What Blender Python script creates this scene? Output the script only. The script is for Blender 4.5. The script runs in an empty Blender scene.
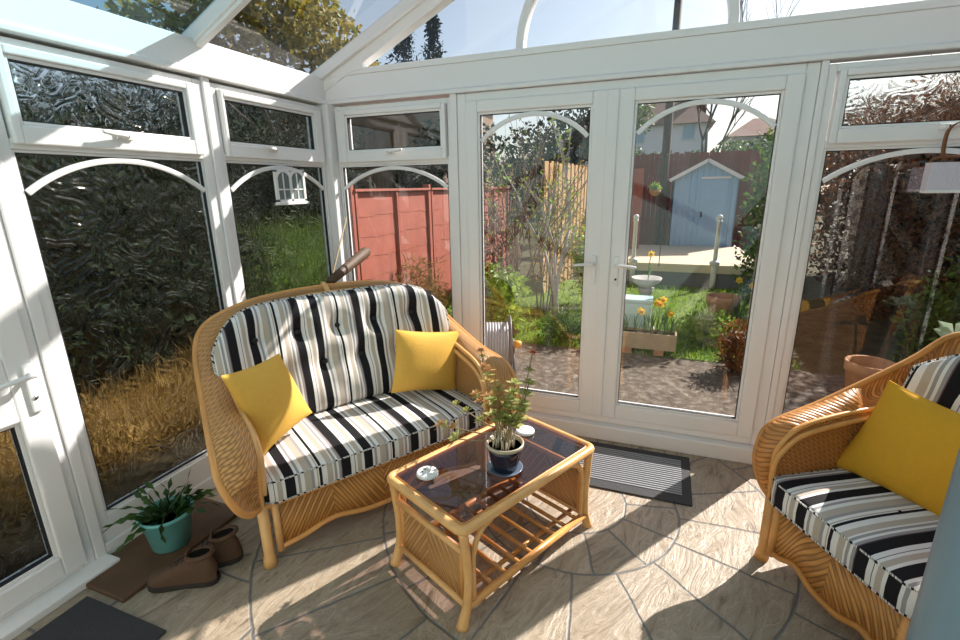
import bpy, math, random
from mathutils import Vector, Matrix
random.seed(7)
PI = math.pi
scene = bpy.context.scene
col = scene.collection

# ------------------------------------------------------------------ node helpers
class NT:
    def __init__(s, name):
        s.m = bpy.data.materials.new(name); s.m.use_nodes = True
        s.t = s.m.node_tree; s.t.nodes.clear()
        s.out = s.t.nodes.new('ShaderNodeOutputMaterial')
    def n(s, kind, **kw):
        nd = s.t.nodes.new(kind)
        for k, v in kw.items(): setattr(nd, k, v)
        return nd
    def put(s, sock, v):
        if isinstance(v, (int, float)): sock.default_value = v
        elif isinstance(v, (tuple, list)):
            sock.default_value = tuple(v) + ((1,) if len(v) == 3 and len(sock.default_value) == 4 else ())
        else: s.t.links.new(v, sock)
    def f(s, op, a, b=0.0, c=0.0):
        nd = s.n('ShaderNodeMath', operation=op)
        s.put(nd.inputs[0], a); s.put(nd.inputs[1], b); s.put(nd.inputs[2], c)
        return nd.outputs[0]
    def mix(s, fac, a, b, mode='MIX'):
        nd = s.n('ShaderNodeMix', data_type='RGBA', blend_type=mode)
        s.put(nd.inputs[0], fac); s.put(nd.inputs[6], a); s.put(nd.inputs[7], b)
        return nd.outputs[2]
    def ramp(s, fac, stops, interp='LINEAR'):
        nd = s.n('ShaderNodeValToRGB'); r = nd.color_ramp; r.interpolation = interp
        while len(r.elements) < len(stops): r.elements.new(0.5)
        for e, (p, c) in zip(r.elements, stops):
            e.position = p; e.color = tuple(c) + (1,)
        s.put(nd.inputs[0], fac); return nd.outputs[0]
    def noise(s, vec, scale, detail=3.0, dist=0.0, rough=0.5):
        nd = s.n('ShaderNodeTexNoise')
        if vec is not None: s.t.links.new(vec, nd.inputs['Vector'])
        nd.inputs['Scale'].default_value = scale; nd.inputs['Detail'].default_value = detail
        nd.inputs['Distortion'].default_value = dist; nd.inputs['Roughness'].default_value = rough
        return nd.outputs['Fac']
    def obj(s): return s.n('ShaderNodeTexCoord').outputs['Object']
    def pos(s): return s.n('ShaderNodeNewGeometry').outputs['Position']
    def uv(s):
        sp = s.n('ShaderNodeSeparateXYZ'); s.t.links.new(s.n('ShaderNodeUVMap').outputs[0], sp.inputs[0])
        return sp.outputs[0], sp.outputs[1]
    def xyz(s, v):
        sp = s.n('ShaderNodeSeparateXYZ'); s.t.links.new(v, sp.inputs[0]); return sp.outputs
    def comb(s, x, y, z=0.0):
        c = s.n('ShaderNodeCombineXYZ'); s.put(c.inputs[0], x); s.put(c.inputs[1], y); s.put(c.inputs[2], z); return c.outputs[0]
    def bump(s, h, strength=0.3, dist=0.01):
        b = s.n('ShaderNodeBump'); b.inputs['Strength'].default_value = strength; b.inputs['Distance'].default_value = dist
        s.t.links.new(h, b.inputs['Height']); return b.outputs[0]
    def bsdf(s, color, rough=0.5, normal=None, metal=0.0, spec=0.5, **kw):
        p = s.n('ShaderNodeBsdfPrincipled')
        s.put(p.inputs['Base Color'], color); s.put(p.inputs['Roughness'], rough); s.put(p.inputs['Metallic'], metal)
        s.put(p.inputs['Specular IOR Level'], spec)
        for k, v in kw.items(): s.put(p.inputs[k.replace('_', ' ')], v)
        if normal is not None: s.t.links.new(normal, p.inputs['Normal'])
        return p.outputs[0]
    def fin(s, sh):
        s.t.links.new(sh, s.out.inputs[0]); return s.m

def plain(name, c, rough=0.5, metal=0.0, spec=0.5, nscale=0, namt=0.15, bump=0.0):
    t = NT(name); colr = c; nrm = None
    if nscale:
        nf = t.noise(t.obj(), nscale, 4)
        colr = t.mix(nf, tuple(max(0, x*(1-namt)) for x in c), tuple(min(1, x*(1+namt)) for x in c))
        if bump: nrm = t.bump(nf, bump, 0.01)
    return t.fin(t.bsdf(colr, rough, nrm, metal, spec))

def glassmat(name, tint=(1, 1, 1), f0=0.05, gloss=(1, 1, 1), film=0.0):
    t = NT(name)
    lw = t.n('ShaderNodeLayerWeight'); lw.inputs[0].default_value = 0.5
    p5 = t.f('POWER', lw.outputs['Facing'], 5.0)
    fr = t.f('MULTIPLY_ADD', p5, 1 - f0, f0)
    tr = t.n('ShaderNodeBsdfTransparent'); t.put(tr.inputs[0], tint)
    gl = t.n('ShaderNodeBsdfGlossy'); gl.inputs['Roughness'].default_value = 0.0; t.put(gl.inputs[0], gloss)
    mx = t.n('ShaderNodeMixShader'); t.put(mx.inputs[0], fr)
    t.t.links.new(tr.outputs[0], mx.inputs[1]); t.t.links.new(gl.outputs[0], mx.inputs[2])
    last = mx.outputs[0]
    if film > 0:      # streaky film of condensation and dust on the pane
        x, y, z = t.xyz(t.pos())
        v = t.comb(t.f('MULTIPLY', x, 9.0), t.f('MULTIPLY', y, 9.0), t.f('MULTIPLY', z, 1.1))
        st = t.ramp(t.noise(v, 1.3, 3), [(0.52, (0, 0, 0)), (0.8, (1, 1, 1))])
        df = t.n('ShaderNodeBsdfDiffuse'); t.put(df.inputs[0], (0.8, 0.82, 0.85))
        tl = t.n('ShaderNodeBsdfTranslucent'); t.put(tl.inputs[0], (0.8, 0.82, 0.85))
        ad = t.n('ShaderNodeMixShader'); t.put(ad.inputs[0], 0.6)
        t.t.links.new(df.outputs[0], ad.inputs[1]); t.t.links.new(tl.outputs[0], ad.inputs[2])
        m2 = t.n('ShaderNodeMixShader'); t.put(m2.inputs[0], t.f('MULTIPLY', st, film))
        t.t.links.new(last, m2.inputs[1]); t.t.links.new(ad.outputs[0], m2.inputs[2]); last = m2.outputs[0]
    return t.fin(last)

def obscure(name, strength, scale, tint=(0.9, 0.95, 0.95)):
    t = NT(name)
    nz = t.noise(t.pos(), scale, 1.5, 0.6)
    w = t.f('SINE', t.f('MULTIPLY', nz, 55.0))
    nrm = t.bump(w, strength, 0.004)
    lw = t.n('ShaderNodeLayerWeight'); lw.inputs[0].default_value = 0.5; t.t.links.new(nrm, lw.inputs['Normal'])
    fr = t.f('MULTIPLY_ADD', t.f('POWER', lw.outputs['Facing'], 5.0), 0.95, 0.05)
    rf = t.n('ShaderNodeBsdfRefraction'); t.put(rf.inputs['Color'], tint); rf.inputs['IOR'].default_value = 1.12
    rf.inputs['Roughness'].default_value = 0.02; t.t.links.new(nrm, rf.inputs['Normal'])
    tr = t.n('ShaderNodeBsdfTransparent'); t.put(tr.inputs[0], tint)
    m0 = t.n('ShaderNodeMixShader'); t.put(m0.inputs[0], 0.35)
    t.t.links.new(rf.outputs[0], m0.inputs[1]); t.t.links.new(tr.outputs[0], m0.inputs[2])
    gl = t.n('ShaderNodeBsdfGlossy'); gl.inputs['Roughness'].default_value = 0.03; t.t.links.new(nrm, gl.inputs['Normal'])
    mx = t.n('ShaderNodeMixShader'); t.put(mx.inputs[0], fr)
    t.t.links.new(m0.outputs[0], mx.inputs[1]); t.t.links.new(gl.outputs[0], mx.inputs[2])
    return t.fin(mx.outputs[0])

def wicker(name, light, dark, p=0.012, q=0.03, slant=0.0, chevron=0.0, bump=0.8):
    t = NT(name); u, v = t.uv()
    if chevron:     # slanted panels that change direction every «chevron» metres
        k = t.f('MODULO', t.f('FLOOR', t.f('DIVIDE', u, chevron)), 2.0)
        sg = t.f('MULTIPLY_ADD', t.f('ABSOLUTE', k), 2.0, -1.0)
        v2 = t.f('ADD', t.f('MULTIPLY', t.f('MULTIPLY', u, 0.85), sg), t.f('MULTIPLY', v, 0.55))
        u2 = t.f('SUBTRACT', t.f('MULTIPLY', v, 0.85), t.f('MULTIPLY', t.f('MULTIPLY', u, 0.55), sg))
        u, v = u2, v2
    elif slant:
        v = t.f('ADD', v, t.f('MULTIPLY', u, slant))
    vp = t.f('DIVIDE', v, p); vi = t.f('FLOOR', vp); s = t.f('FRACT', vp)
    e = t.f('MULTIPLY_ADD', s, 2.0, -1.0); prof = t.f('SUBTRACT', 1.0, t.f('MULTIPLY', e, e))
    ph = t.f('ADD', t.f('DIVIDE', u, q), t.f('MULTIPLY', t.f('MODULO', vi, 2.0), 0.5))
    cs = t.f('MULTIPLY_ADD', t.f('COSINE', t.f('MULTIPLY', ph, 2*PI)), 0.4, 0.6)
    h = t.f('MULTIPLY', prof, cs)
    wn = t.n('ShaderNodeTexWhiteNoise', noise_dimensions='1D'); t.put(wn.inputs['W'], vi)
    c = t.ramp(h, [(0.02, dark), (0.3, tuple(a*0.75+b*0.25 for a, b in zip(light, dark))), (0.7, light)])
    c = t.mix(t.f('MULTIPLY', wn.outputs[0], 0.35), c, tuple(x*0.6 for x in light))
    return t.fin(t.bsdf(c, 0.42, t.bump(h, bump, 0.004), spec=0.45))

M = {}
M['upvc'] = plain('white_upvc', (0.84, 0.815, 0.805), 0.32)
M['gasket'] = plain('black_gasket', (0.015, 0.015, 0.016), 0.6)
M['chrome'] = plain('satin_chrome', (0.7, 0.7, 0.7), 0.25, 1.0)
M['glass'] = glassmat('clear_glass', (0.965, 0.97, 0.965), 0.07, film=0.03)
M['gglass'] = glassmat('gable_glass', (0.93, 0.97, 0.98), 0.05)
M['rglass'] = glassmat('tinted_roof_glass', (0.46, 0.72, 0.80), 0.06)
M['cglass'] = glassmat('clear_roof_glass', (0.84, 0.87, 0.87), 0.06)
M['obs1'] = obscure('swirl_textured_glass', 0.55, 6.5)
M['obs2'] = obscure('ripple_textured_glass', 0.35, 8.0)
M['smoke'] = glassmat('smoked_table_glass', (0.40, 0.30, 0.30), 0.07)
M['cane'] = plain('honey_cane_pole', (0.72, 0.34, 0.10), 0.33, nscale=14, namt=0.22)
M['pale_cane'] = plain('pale_cane_pole', (0.80, 0.44, 0.17), 0.3, nscale=14, namt=0.2)
M['red_cane'] = plain('amber_cane_pole', (0.56, 0.24, 0.055), 0.35, nscale=14, namt=0.25)
M['wick'] = wicker('woven_wicker', (0.68, 0.35, 0.12), (0.17, 0.07, 0.02), 0.010, 0.036)
M['wickfan'] = wicker('woven_wicker_arm', (0.74, 0.38, 0.135), (0.22, 0.09, 0.025), 0.016, 0.05)
M['wickpleat'] = wicker('pleated_wicker_arm', (0.70, 0.28, 0.07), (0.20, 0.075, 0.018), 0.021, 0.2)
M['wickamb'] = wicker('woven_wicker_amber', (0.62, 0.24, 0.06), (0.14, 0.05, 0.012), 0.012, 0.05)
M['wickdiag'] = wicker('slanted_split_cane', (0.70, 0.33, 0.095), (0.16, 0.065, 0.015), 0.017, 0.4, chevron=0.26)
M['wickdiag2'] = wicker('slanted_split_cane_table', (0.64, 0.33, 0.12), (0.24, 0.10, 0.03), 0.016, 0.5, chevron=0.21)
M['yellow'] = plain('mustard_cotton', (0.80, 0.46, 0.09), 0.85, spec=0.2, nscale=60, namt=0.06, bump=0.1)
M['mustard'] = plain('deep_mustard_cotton', (0.70, 0.36, 0.03), 0.85, spec=0.2, nscale=60, namt=0.06, bump=0.1)
M['button'] = plain('black_cloth_button', (0.012, 0.012, 0.014), 0.7)

def stripes(name, period=0.36, off=0.0):
    t = NT(name); u, v = t.uv()
    x = t.f('FRACT', t.f('ADD', t.f('DIVIDE', u, period), off + 20.0))
    B = (0.014, 0.013, 0.016); W = (0.82, 0.80, 0.78); T = (0.52, 0.45, 0.38); G = (0.36, 0.34, 0.34); D = (0.13, 0.08, 0.09)
    st = [(0, B), (.035, W), (.10, T), (.17, W), (.19, G), (.22, W), (.25, G), (.28, D), (.292, B), (.41, W), (.46, D), (.468, W), (.50, T),
          (.555, W), (.592, B), (.708, W), (.74, G), (.77, W), (.82, T), (.90, G), (.935, W), (.97, T), (.985, W)]
    c = t.ramp(x, st, 'CONSTANT')
    nf = t.noise(t.comb(t.f('MULTIPLY', u, 500.0), t.f('MULTIPLY', v, 500.0)), 1.0, 1)
    return t.fin(t.bsdf(c, 0.85, t.bump(nf, 0.12, 0.002), spec=0.2))
M['stripe'] = stripes('striped_cotton')
M['stripe2'] = stripes('striped_cotton_piping', 0.09, 0.03)

def floormat():
    t = NT('circular_stone_paving')
    P = t.pos(); x0, y0, z0 = t.xyz(P)
    wob = t.f('MULTIPLY_ADD', t.noise(P, 5.0, 2), 0.02, -0.01)
    x = t.f('ADD', t.f('SUBTRACT', x0, 1.927), wob); y = t.f('ADD', t.f('SUBTRACT', y0, -0.745), wob)
    r = t.f('SQRT', t.f('ADD', t.f('MULTIPLY', x, x), t.f('MULTIPLY', y, y)))
    th = t.f('ARCTAN2', y, x)
    ring = 0.0; joint = 0.0; idx = 0.0
    def below(v, w): return t.f('SUBTRACT', 1.0, t.f('SMOOTH_MIN', t.f('DIVIDE', v, w), 1.0, 0.3))
    radii = [0.255, 0.51, 1.0, 1.57]
    d = None
    for R in radii:
        e = t.f('ABSOLUTE', t.f('SUBTRACT', r, R)); d = e if d is None else t.f('MINIMUM', d, e)
    segs = [(0.255, 0.51, 13, 12), (0.51, 1.0, 17, 3), (1.0, 1.57, 24, 6)]
    ident = 0.0
    for k, (a, b, n, offdeg) in enumerate(segs):
        q = t.f('MULTIPLY', t.f('SUBTRACT', th, math.radians(offdeg) - 2*PI), n/(2*PI))
        fr = t.f('FRACT', q)
        dist = t.f('MULTIPLY', t.f('MINIMUM', fr, t.f('SUBTRACT', 1.0, fr)), t.f('MULTIPLY', r, 2*PI/n))
        inside = t.f('MULTIPLY', t.f('GREATER_THAN', r, a), t.f('LESS_THAN', r, b))
        d = t.f('MINIMUM', d, t.f('ADD', dist, t.f('MULTIPLY', t.f('SUBTRACT', 1.0, inside), 9.0)))
        ident = t.f('ADD', ident, t.f('MULTIPLY', inside, t.f('ADD', t.f('FLOOR', q), 40.0*(k+1))))
    out = t.f('GREATER_THAN', r, 1.57)
    gx = t.f('DIVIDE', t.f('ADD', x, 7.22), 0.62); gy = t.f('DIVIDE', t.f('ADD', y, 7.13), 0.47)
    fx, fy = t.f('FRACT', gx), t.f('FRACT', gy)
    dx = t.f('MULTIPLY', t.f('MINIMUM', fx, t.f('SUBTRACT', 1.0, fx)), 0.62)
    dy = t.f('MULTIPLY', t.f('MINIMUM', fy, t.f('SUBTRACT', 1.0, fy)), 0.47)
    dg = t.f('ADD', t.f('MINIMUM', dx, dy), t.f('MULTIPLY', t.f('SUBTRACT', 1.0, out), 9.0))
    d = t.f('MINIMUM', d, dg)
    ident = t.f('ADD', ident, t.f('MULTIPLY', out, t.f('ADD', t.f('MULTIPLY', t.f('FLOOR', gx), 13.0), t.f('FLOOR', gy))))
    wn = t.n('ShaderNodeTexWhiteNoise', noise_dimensions='1D'); t.put(wn.inputs['W'], ident)
    # riven sandstone: stretched streaks, direction varying from stone to stone
    ang = t.f('MULTIPLY_ADD', wn.outputs[0], 0.9, -0.15)
    ca, sa = t.f('COSINE', ang), t.f('SINE', ang)
    rx = t.f('SUBTRACT', t.f('MULTIPLY', x, ca), t.f('MULTIPLY', y, sa)); ry = t.f('ADD', t.f('MULTIPLY', x, sa), t.f('MULTIPLY', y, ca))
    sv = t.comb(t.f('MULTIPLY', rx, 7.0), t.f('MULTIPLY', ry, 1.9), ident)
    n1 = t.noise(sv, 1.7, 6, 1.9, 0.62)
    n2 = t.noise(P, 30, 4)
    steps = t.f('FRACT', t.f('MULTIPLY', n1, 6.0))
    c = t.ramp(n1, [(0.30, (0.13, 0.092, 0.062)), (0.42, (0.31, 0.24, 0.165)), (0.54, (0.45, 0.365, 0.27)), (0.68, (0.22, 0.16, 0.11))])
    c = t.mix(t.f('MULTIPLY', wn.outputs[0], 0.35), c, (0.27, 0.215, 0.155))
    c = t.mix(t.f('MULTIPLY', t.f('LESS_THAN', steps, 0.13), 0.55), c, (0.17, 0.125, 0.085))
    c = t.mix(t.f('MULTIPLY', n2, 0.14), c, (0.5, 0.44, 0.36))
    jm = t.ramp(d, [(0.0028, (1, 1, 1)), (0.007, (0, 0, 0))])
    c = t.mix(jm, c, (0.13, 0.135, 0.14))
    h = t.f('SUBTRACT', t.f('ADD', t.f('MULTIPLY', n1, 1.4), t.f('ADD', t.f('MULTIPLY', n2, 0.25), t.f('MULTIPLY', steps, 0.22))), t.f('MULTIPLY', jm, 0.8))
    ro = t.f('MULTIPLY_ADD', n2, 0.25, 0.32)
    return t.fin(t.bsdf(c, ro, t.bump(h, 0.45, 0.012), spec=0.4))
M['floor'] = floormat()

# ------------------------------------------------------------------ mesh helpers
class MB:
    def __init__(s): s.v = []; s.f = []; s.uvs = []; s.sm = []
    def add(s, pts, faces, uv=None, smooth=False):
        b = len(s.v); s.v += [tuple(p) for p in pts]
        for f in faces:
            s.f.append([b+i for i in f]); s.sm.append(smooth)
            s.uvs.append([uv[i] for i in f] if uv else [(0, 0)]*len(f))
        return s
    def box(s, x0, x1, y0, y1, z0, z1):
        x0, x1 = min(x0, x1), max(x0, x1); y0, y1 = min(y0, y1), max(y0, y1); z0, z1 = min(z0, z1), max(z0, z1)
        p = [(x0,y0,z0),(x1,y0,z0),(x1,y1,z0),(x0,y1,z0),(x0,y0,z1),(x1,y0,z1),(x1,y1,z1),(x0,y1,z1)]
        return s.add(p, [(0,3,2,1),(4,5,6,7),(0,1,5,4),(1,2,6,5),(2,3,7,6),(3,0,4,7)])
    def obox(s, c, ax, ay, az, hx, hy, hz):
        c = Vector(c); ax, ay, az = (Vector(a).normalized() for a in (ax, ay, az))
        p = [c+ax*hx*i+ay*hy*j+az*hz*k for k in (-1, 1) for i, j in ((-1,-1),(1,-1),(1,1),(-1,1))]
        return s.add(p, [(0,3,2,1),(4,5,6,7),(0,1,5,4),(1,2,6,5),(2,3,7,6),(3,0,4,7)])
    def bar(s, a, b, up, w, h):      # rectangular bar from a to b
        a, b = Vector(a), Vector(b); d = (b-a); sd = d.cross(Vector(up)).normalized(); u = sd.cross(d).normalized()
        return s.obox((a+b)/2, d, sd, u, d.length/2, w/2, h/2)
    def tube(s, pts, r, n=8, closed=False, uvf=None):
        pts = [Vector(p) for p in pts]; m = len(pts)
        rr = r if isinstance(r, (list, tuple)) else [r]*m
        nrm = None; rings = []
        for i, p in enumerate(pts):
            if closed: tg = pts[(i+1) % m]-pts[i-1]
            else: tg = pts[min(i+1, m-1)]-pts[max(i-1, 0)]
            tg.normalize()
            if nrm is None:
                nrm = tg.orthogonal().normalized()
            nrm = (nrm-tg*nrm.dot(tg)).normalized(); bn = tg.cross(nrm)
            rings.append([p+(nrm*math.cos(2*PI*k/n)+bn*math.sin(2*PI*k/n))*rr[i] for k in range(n)])
        vs = [q for ring in rings for q in ring]; fs = []
        L = m if closed else m-1
        for i in range(L):
            a, b = i*n, ((i+1) % m)*n
            for k in range(n): fs.append((a+k, a+(k+1) % n, b+(k+1) % n, b+k))
        if not closed: fs.append(tuple(range(n))[::-1]); fs.append(tuple((m-1)*n+k for k in range(n)))
        return s.add(vs, fs, [uvf(q) for q in vs] if uvf else None, True)
    def lathe(s, prof, n=24, c=(0, 0, 0)):
        vs = []; fs = []
        for r, z in prof:
            for k in range(n): vs.append((c[0]+r*math.cos(2*PI*k/n), c[1]+r*math.sin(2*PI*k/n), c[2]+z))
        for i in range(len(prof)-1):
            for k in range(n):
                fs.append((i*n+k, i*n+(k+1) % n, (i+1)*n+(k+1) % n, (i+1)*n+k))
        if prof[0][0] > 1e-6: fs.append(tuple(range(n))[::-1])
        if prof[-1][0] > 1e-6: fs.append(tuple((len(prof)-1)*n+k for k in range(n)))
        return s.add(vs, fs, None, True)
    def grid(s, G, uv=None, closeu=False, flip=False):
        R, C = len(G), len(G[0]); vs = [p for row in G for p in row]
        if uv is None:
            uv = []
            for i in range(R):
                acc = 0
                for j in range(C):
                    if j: acc += (Vector(G[i][j])-Vector(G[i][j-1])).length
                    uv.append([acc, 0])
            for j in range(C):
                acc = 0
                for i in range(R):
                    if i: acc += (Vector(G[i][j])-Vector(G[i-1][j])).length
                    uv[i*C+j][1] = acc
        else: uv = [q for row in uv for q in row]
        fs = []
        for i in range(R-1):
            for j in range(C if closeu else C-1):
                f = (i*C+j, i*C+(j+1) % C, (i+1)*C+(j+1) % C, (i+1)*C+j)
                fs.append(f[::-1] if flip else f)
        return s.add(vs, fs, uv, True)
    def leaf(s, p, d, up, L, W):
        d = d.normalized(); sd = d.cross(up)
        if sd.length < 1e-4: sd = d.orthogonal()
        sd.normalize(); nn = sd.cross(d)
        a = p; b = p+d*L*0.5+sd*W*0.5; c = p+d*L-nn*L*0.1; e = p+d*L*0.5-sd*W*0.5; m_ = p+d*L*0.5-nn*W*0.15
        return s.add([a, b, c, e, m_], [(0, 1, 4), (1, 2, 4), (2, 3, 4), (3, 0, 4)], None, False)
    def build(s, name, mat, parent=None, loc=None, rotz=0.0, bevel=0.0, solid=0.0, sub=0):
        me = bpy.data.meshes.new(name); me.from_pydata(s.v, [], s.f); me.update()
        me.polygons.foreach_set('use_smooth', s.sm)
        uvl = me.uv_layers.new(name='UVMap'); flat = []
        for u in s.uvs:
            for q in u: flat += [q[0], q[1]]
        uvl.data.foreach_set('uv', flat)
        me.materials.append(mat)
        o = bpy.data.objects.new(name, me); col.objects.link(o)
        if loc is not None: o.location = loc
        if rotz: o.rotation_euler = (0, 0, rotz)
        if parent: o.parent = parent
        if solid: md = o.modifiers.new('thick', 'SOLIDIFY'); md.thickness = solid; md.offset = 0
        if bevel:
            md = o.modifiers.new('edge', 'BEVEL'); md.width = bevel; md.segments = 2; md.limit_method = 'ANGLE'; md.angle_limit = 0.7
        if sub: md = o.modifiers.new('sub', 'SUBSURF'); md.levels = sub; md.render_levels = sub
        return o

def tag(o, label=None, cat=None, group=None, kind=None):
    if label: o['label'] = label
    if cat: o['category'] = cat
    if group: o['group'] = group
    if kind: o['kind'] = kind
    return o
def empty(name, loc=(0, 0, 0), rotz=0.0, **k):
    o = bpy.data.objects.new(name, None); col.objects.link(o); o.location = loc; o.rotation_euler = (0, 0, rotz)
    o.empty_display_size = 0.05
    return tag(o, **k) if k else o
def copy_tree(o, parent=None):
    c = o.copy(); col.objects.link(c)
    if parent: c.parent = parent
    for ch in [x for x in bpy.data.objects if x.parent == o]: copy_tree(ch, c)
    return c
def smooth(pts, n=6, closed=False):
    P = [Vector(p) for p in pts]; out = []; m = len(P)
    for i in range(m if closed else m-1):
        if closed: a, b, c, d = P[i-1], P[i], P[(i+1) % m], P[(i+2) % m]
        else: a, b, c, d = P[max(i-1, 0)], P[i], P[i+1], P[min(i+2, m-1)]
        for k in range(n):
            t = k/n
            out.append(0.5*((2*b)+(c-a)*t+(2*a-5*b+4*c-d)*t*t+(3*b-a-3*c+d)*t**3))
    if not closed: out.append(P[-1])
    return out
def rv(a=1.0): return Vector((random.uniform(-a, a), random.uniform(-a, a), random.uniform(-a, a)))
def rdir():
    while True:
        v = rv()
        if 0.1 < v.length < 1: return v.normalized()

# ------------------------------------------------------------------ room shell
W = 3.875; YN = -3.30
EZ = 2.166            # underside of the eaves beam
SLOPE = 0.47; RIDGE = (W/2, 2.33+SLOPE*W/2)
o = MB().box(-0.05, W+0.05, YN, 0.0, -0.20, 0.0).build('floor', M['floor'])
tag(o, 'riven stone paving laid in rings across the conservatory floor', 'floor', kind='structure')
M['render'] = plain('cream_render', (0.66, 0.62, 0.55), 0.8, nscale=6, namt=0.06)
o = MB().box(-0.3, W+0.3, YN-0.25, YN, -0.2, 4.2).build('wall_near', M['render'])
tag(o, 'cream rendered house wall behind the camera', 'wall', kind='structure')

def mapper(side):
    if side == 'back': return lambda a, d, z: (a, -d, z)
    if side == 'left': return lambda a, d, z: (d, a, z)
    return lambda a, d, z: (W-d, a, z)
def mbox(mb, f, a0, a1, d0, d1, z0, z1):
    p, q = f(a0, d0, z0), f(a1, d1, z1)
    mb.box(p[0], q[0], p[1], q[1], p[2], q[2])
def ring(mb, f, a0, a1, z0, z1, wl, wr, wb, wt, d0, d1):
    "rectangular frame: outer a0..a1, z0..z1 with member widths"
    mbox(mb, f, a0, a0+wl, d0, d1, z0, z1); mbox(mb, f, a1-wr, a1, d0, d1, z0, z1)
    mbox(mb, f, a0+wl, a1-wr, d0, d1, z0, z0+wb); mbox(mb, f, a0+wl, a1-wr, d0, d1, z1-wt, z1)
def pane(mb, f, a0, a1, z0, z1, d):
    mb.add([f(a0, d, z0), f(a1, d, z0), f(a1, d, z1), f(a0, d, z1)], [(0, 1, 2, 3)])
def arch(f, a0, a1, ze, zp, wd=0.024, d0=-0.017, d1=-0.004):
    c = (a0+a1)/2; h = (a1-a0)/2; rise = zp-ze; R = (h*h+rise*rise)/(2*rise); zc = zp-R; A = math.asin(min(1, h/R))
    mb = MB(); N = 28; rows = []
    for i in range(N+1):
        t = -A+2*A*i/N; si, co = math.sin(t), math.cos(t)
        rows.append([f(c+(R-k)*si, d, zc+(R-k)*co) for k, d in ((0, d0), (0, d1), (wd, d1), (wd, d0))])
    mb.grid(rows, closeu=True); mb.add(rows[0], [(0, 1, 2, 3)]); mb.add(rows[-1], [(3, 2, 1, 0)])
    return mb
def vent_handle(f, a, z, sgn, parent):
    h = MB(); mbox(h, f, a-0.034, a+0.034, 0.022, 0.036, z-0.014, z+0.014); mbox(h, f, a-0.012, a+0.012, 0.034, 0.052, z-0.010, z+0.010)
    p = [f(a, 0.048, z), f(a+sgn*0.03, 0.052, z+0.004), f(a+sgn*0.075, 0.062, z+0.006), f(a+sgn*0.11, 0.066, z+0.010)]
    h.tube(smooth(p, 4), [0.011]*9+[0.009]*4, 8)
    o = h.build('handle', M['upvc'], parent, bevel=0.003)
    b = MB(); mbox(b, f, a-0.006, a+0.006, 0.052, 0.0535, z-0.006, z+0.006); b.build('key_lock', M['gasket'], o)
def window(name, side, a0, a1, z0, lg, vg, z1, label, arc=True, gmat='glass', vmat=None, handle_sgn=-1, hz=1.842, ha=None, handle=True):
    """outer frame a0..a1/z0..z1, lg = lower glass (a0,a1,z0,z1), vg = vent glass"""
    f = mapper(side); fr = MB()
    ring(fr, f, a0, a1, z0, z1, lg[0]-a0-0.012, a1-lg[1]-0.012, lg[2]-z0-0.012, z1-2.115, -0.06, 0.0)
    mbox(fr, f, lg[0]-0.012, lg[1]+0.012, -0.06, 0.0, lg[3]+0.012, 1.805)
    root = fr.build(name, M['upvc'], bevel=0.004); tag(root, label, 'window', kind='structure')
    bd = MB(); ring(bd, f, lg[0]-0.012, lg[1]+0.012, lg[2]-0.012, lg[3]+0.012, .012, .012, .012, .012, -0.05, -0.010)
    bd.build('glazing_bead', M['upvc'], root, bevel=0.003)
    gk = MB(); ring(gk, f, lg[0], lg[1], lg[2], lg[3], .004, .004, .004, .004, -0.03, -0.012); gk.build('gasket', M['gasket'], root)
    pn = MB(); pane(pn, f, lg[0], lg[1], lg[2], lg[3], -0.022); pn.build('pane', M[gmat], root)
    if arc: arch(f, lg[0], lg[1], lg[3]-0.135, lg[3]-0.001).build('arch_bar', M['upvc'], root, bevel=0.002)
    # top hung vent
    s = MB(); A0, A1, Z0, Z1 = lg[0]-0.004, lg[1]+0.004, 1.786, 2.122
    ring(s, f, A0, A1, Z0, Z1, vg[0]-A0-.014, A1-vg[1]-.014, vg[2]-Z0-.014, Z1-vg[3]-.014, -0.05, 0.024)
    sash = s.build('vent_sash', M['upvc'], root, bevel=0.006)
    bd = MB(); ring(bd, f, vg[0]-.014, vg[1]+.014, vg[2]-.014, vg[3]+.014, .014, .014, .014, .014, -0.04, 0.012); bd.build('glazing_bead', M['upvc'], sash, bevel=0.003)
    gk = MB(); ring(gk, f, vg[0], vg[1], vg[2], vg[3], .004, .004, .004, .004, -0.02, 0.009); gk.build('gasket', M['gasket'], sash)
    pn = MB(); pane(pn, f, vg[0], vg[1], vg[2], vg[3], 0.0); pn.build('pane', M[vmat or gmat], sash)
    if handle: vent_handle(f, ha if ha is not None else (vg[0]+vg[1])/2, hz, handle_sgn, sash)
    return root

VZ = (1.867, 2.076)
window('window_1', 'left', -1.885, -0.988, 0.075, (-1.833, -1.052, 0.216, 1.756), (-1.794, -1.109)+VZ, 2.15,
       'left white window nearest the door, swirl textured glass with open view of dark garden', gmat='obs1', ha=-1.445)
window('window_2', 'left', -0.944, -0.070, 0.075, (-0.894, -0.098, 0.216, 1.756), (-0.866, -0.177)+VZ, 2.15,
       'left white window beside the corner post with small white hanging ornament', gmat='obs2', ha=-0.574)
window('window_3', 'back', 0.062, 0.935, 0.075, (0.086, 0.902, 0.216, 1.756), (0.167, 0.864)+VZ, 2.15,
       'narrow white back window behind the sofa, looking onto red fence', handle_sgn=1, ha=0.50)
window('window_4', 'back', 2.925, W-0.062, 0.075, (2.974, W-0.086, 0.216, 1.756), (3.015, W-0.167)+VZ, 2.15,
       'white back window right of the doors with textured top vent and dark hedge outside', vmat='obs2', handle_sgn=1, ha=3.42)
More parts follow.
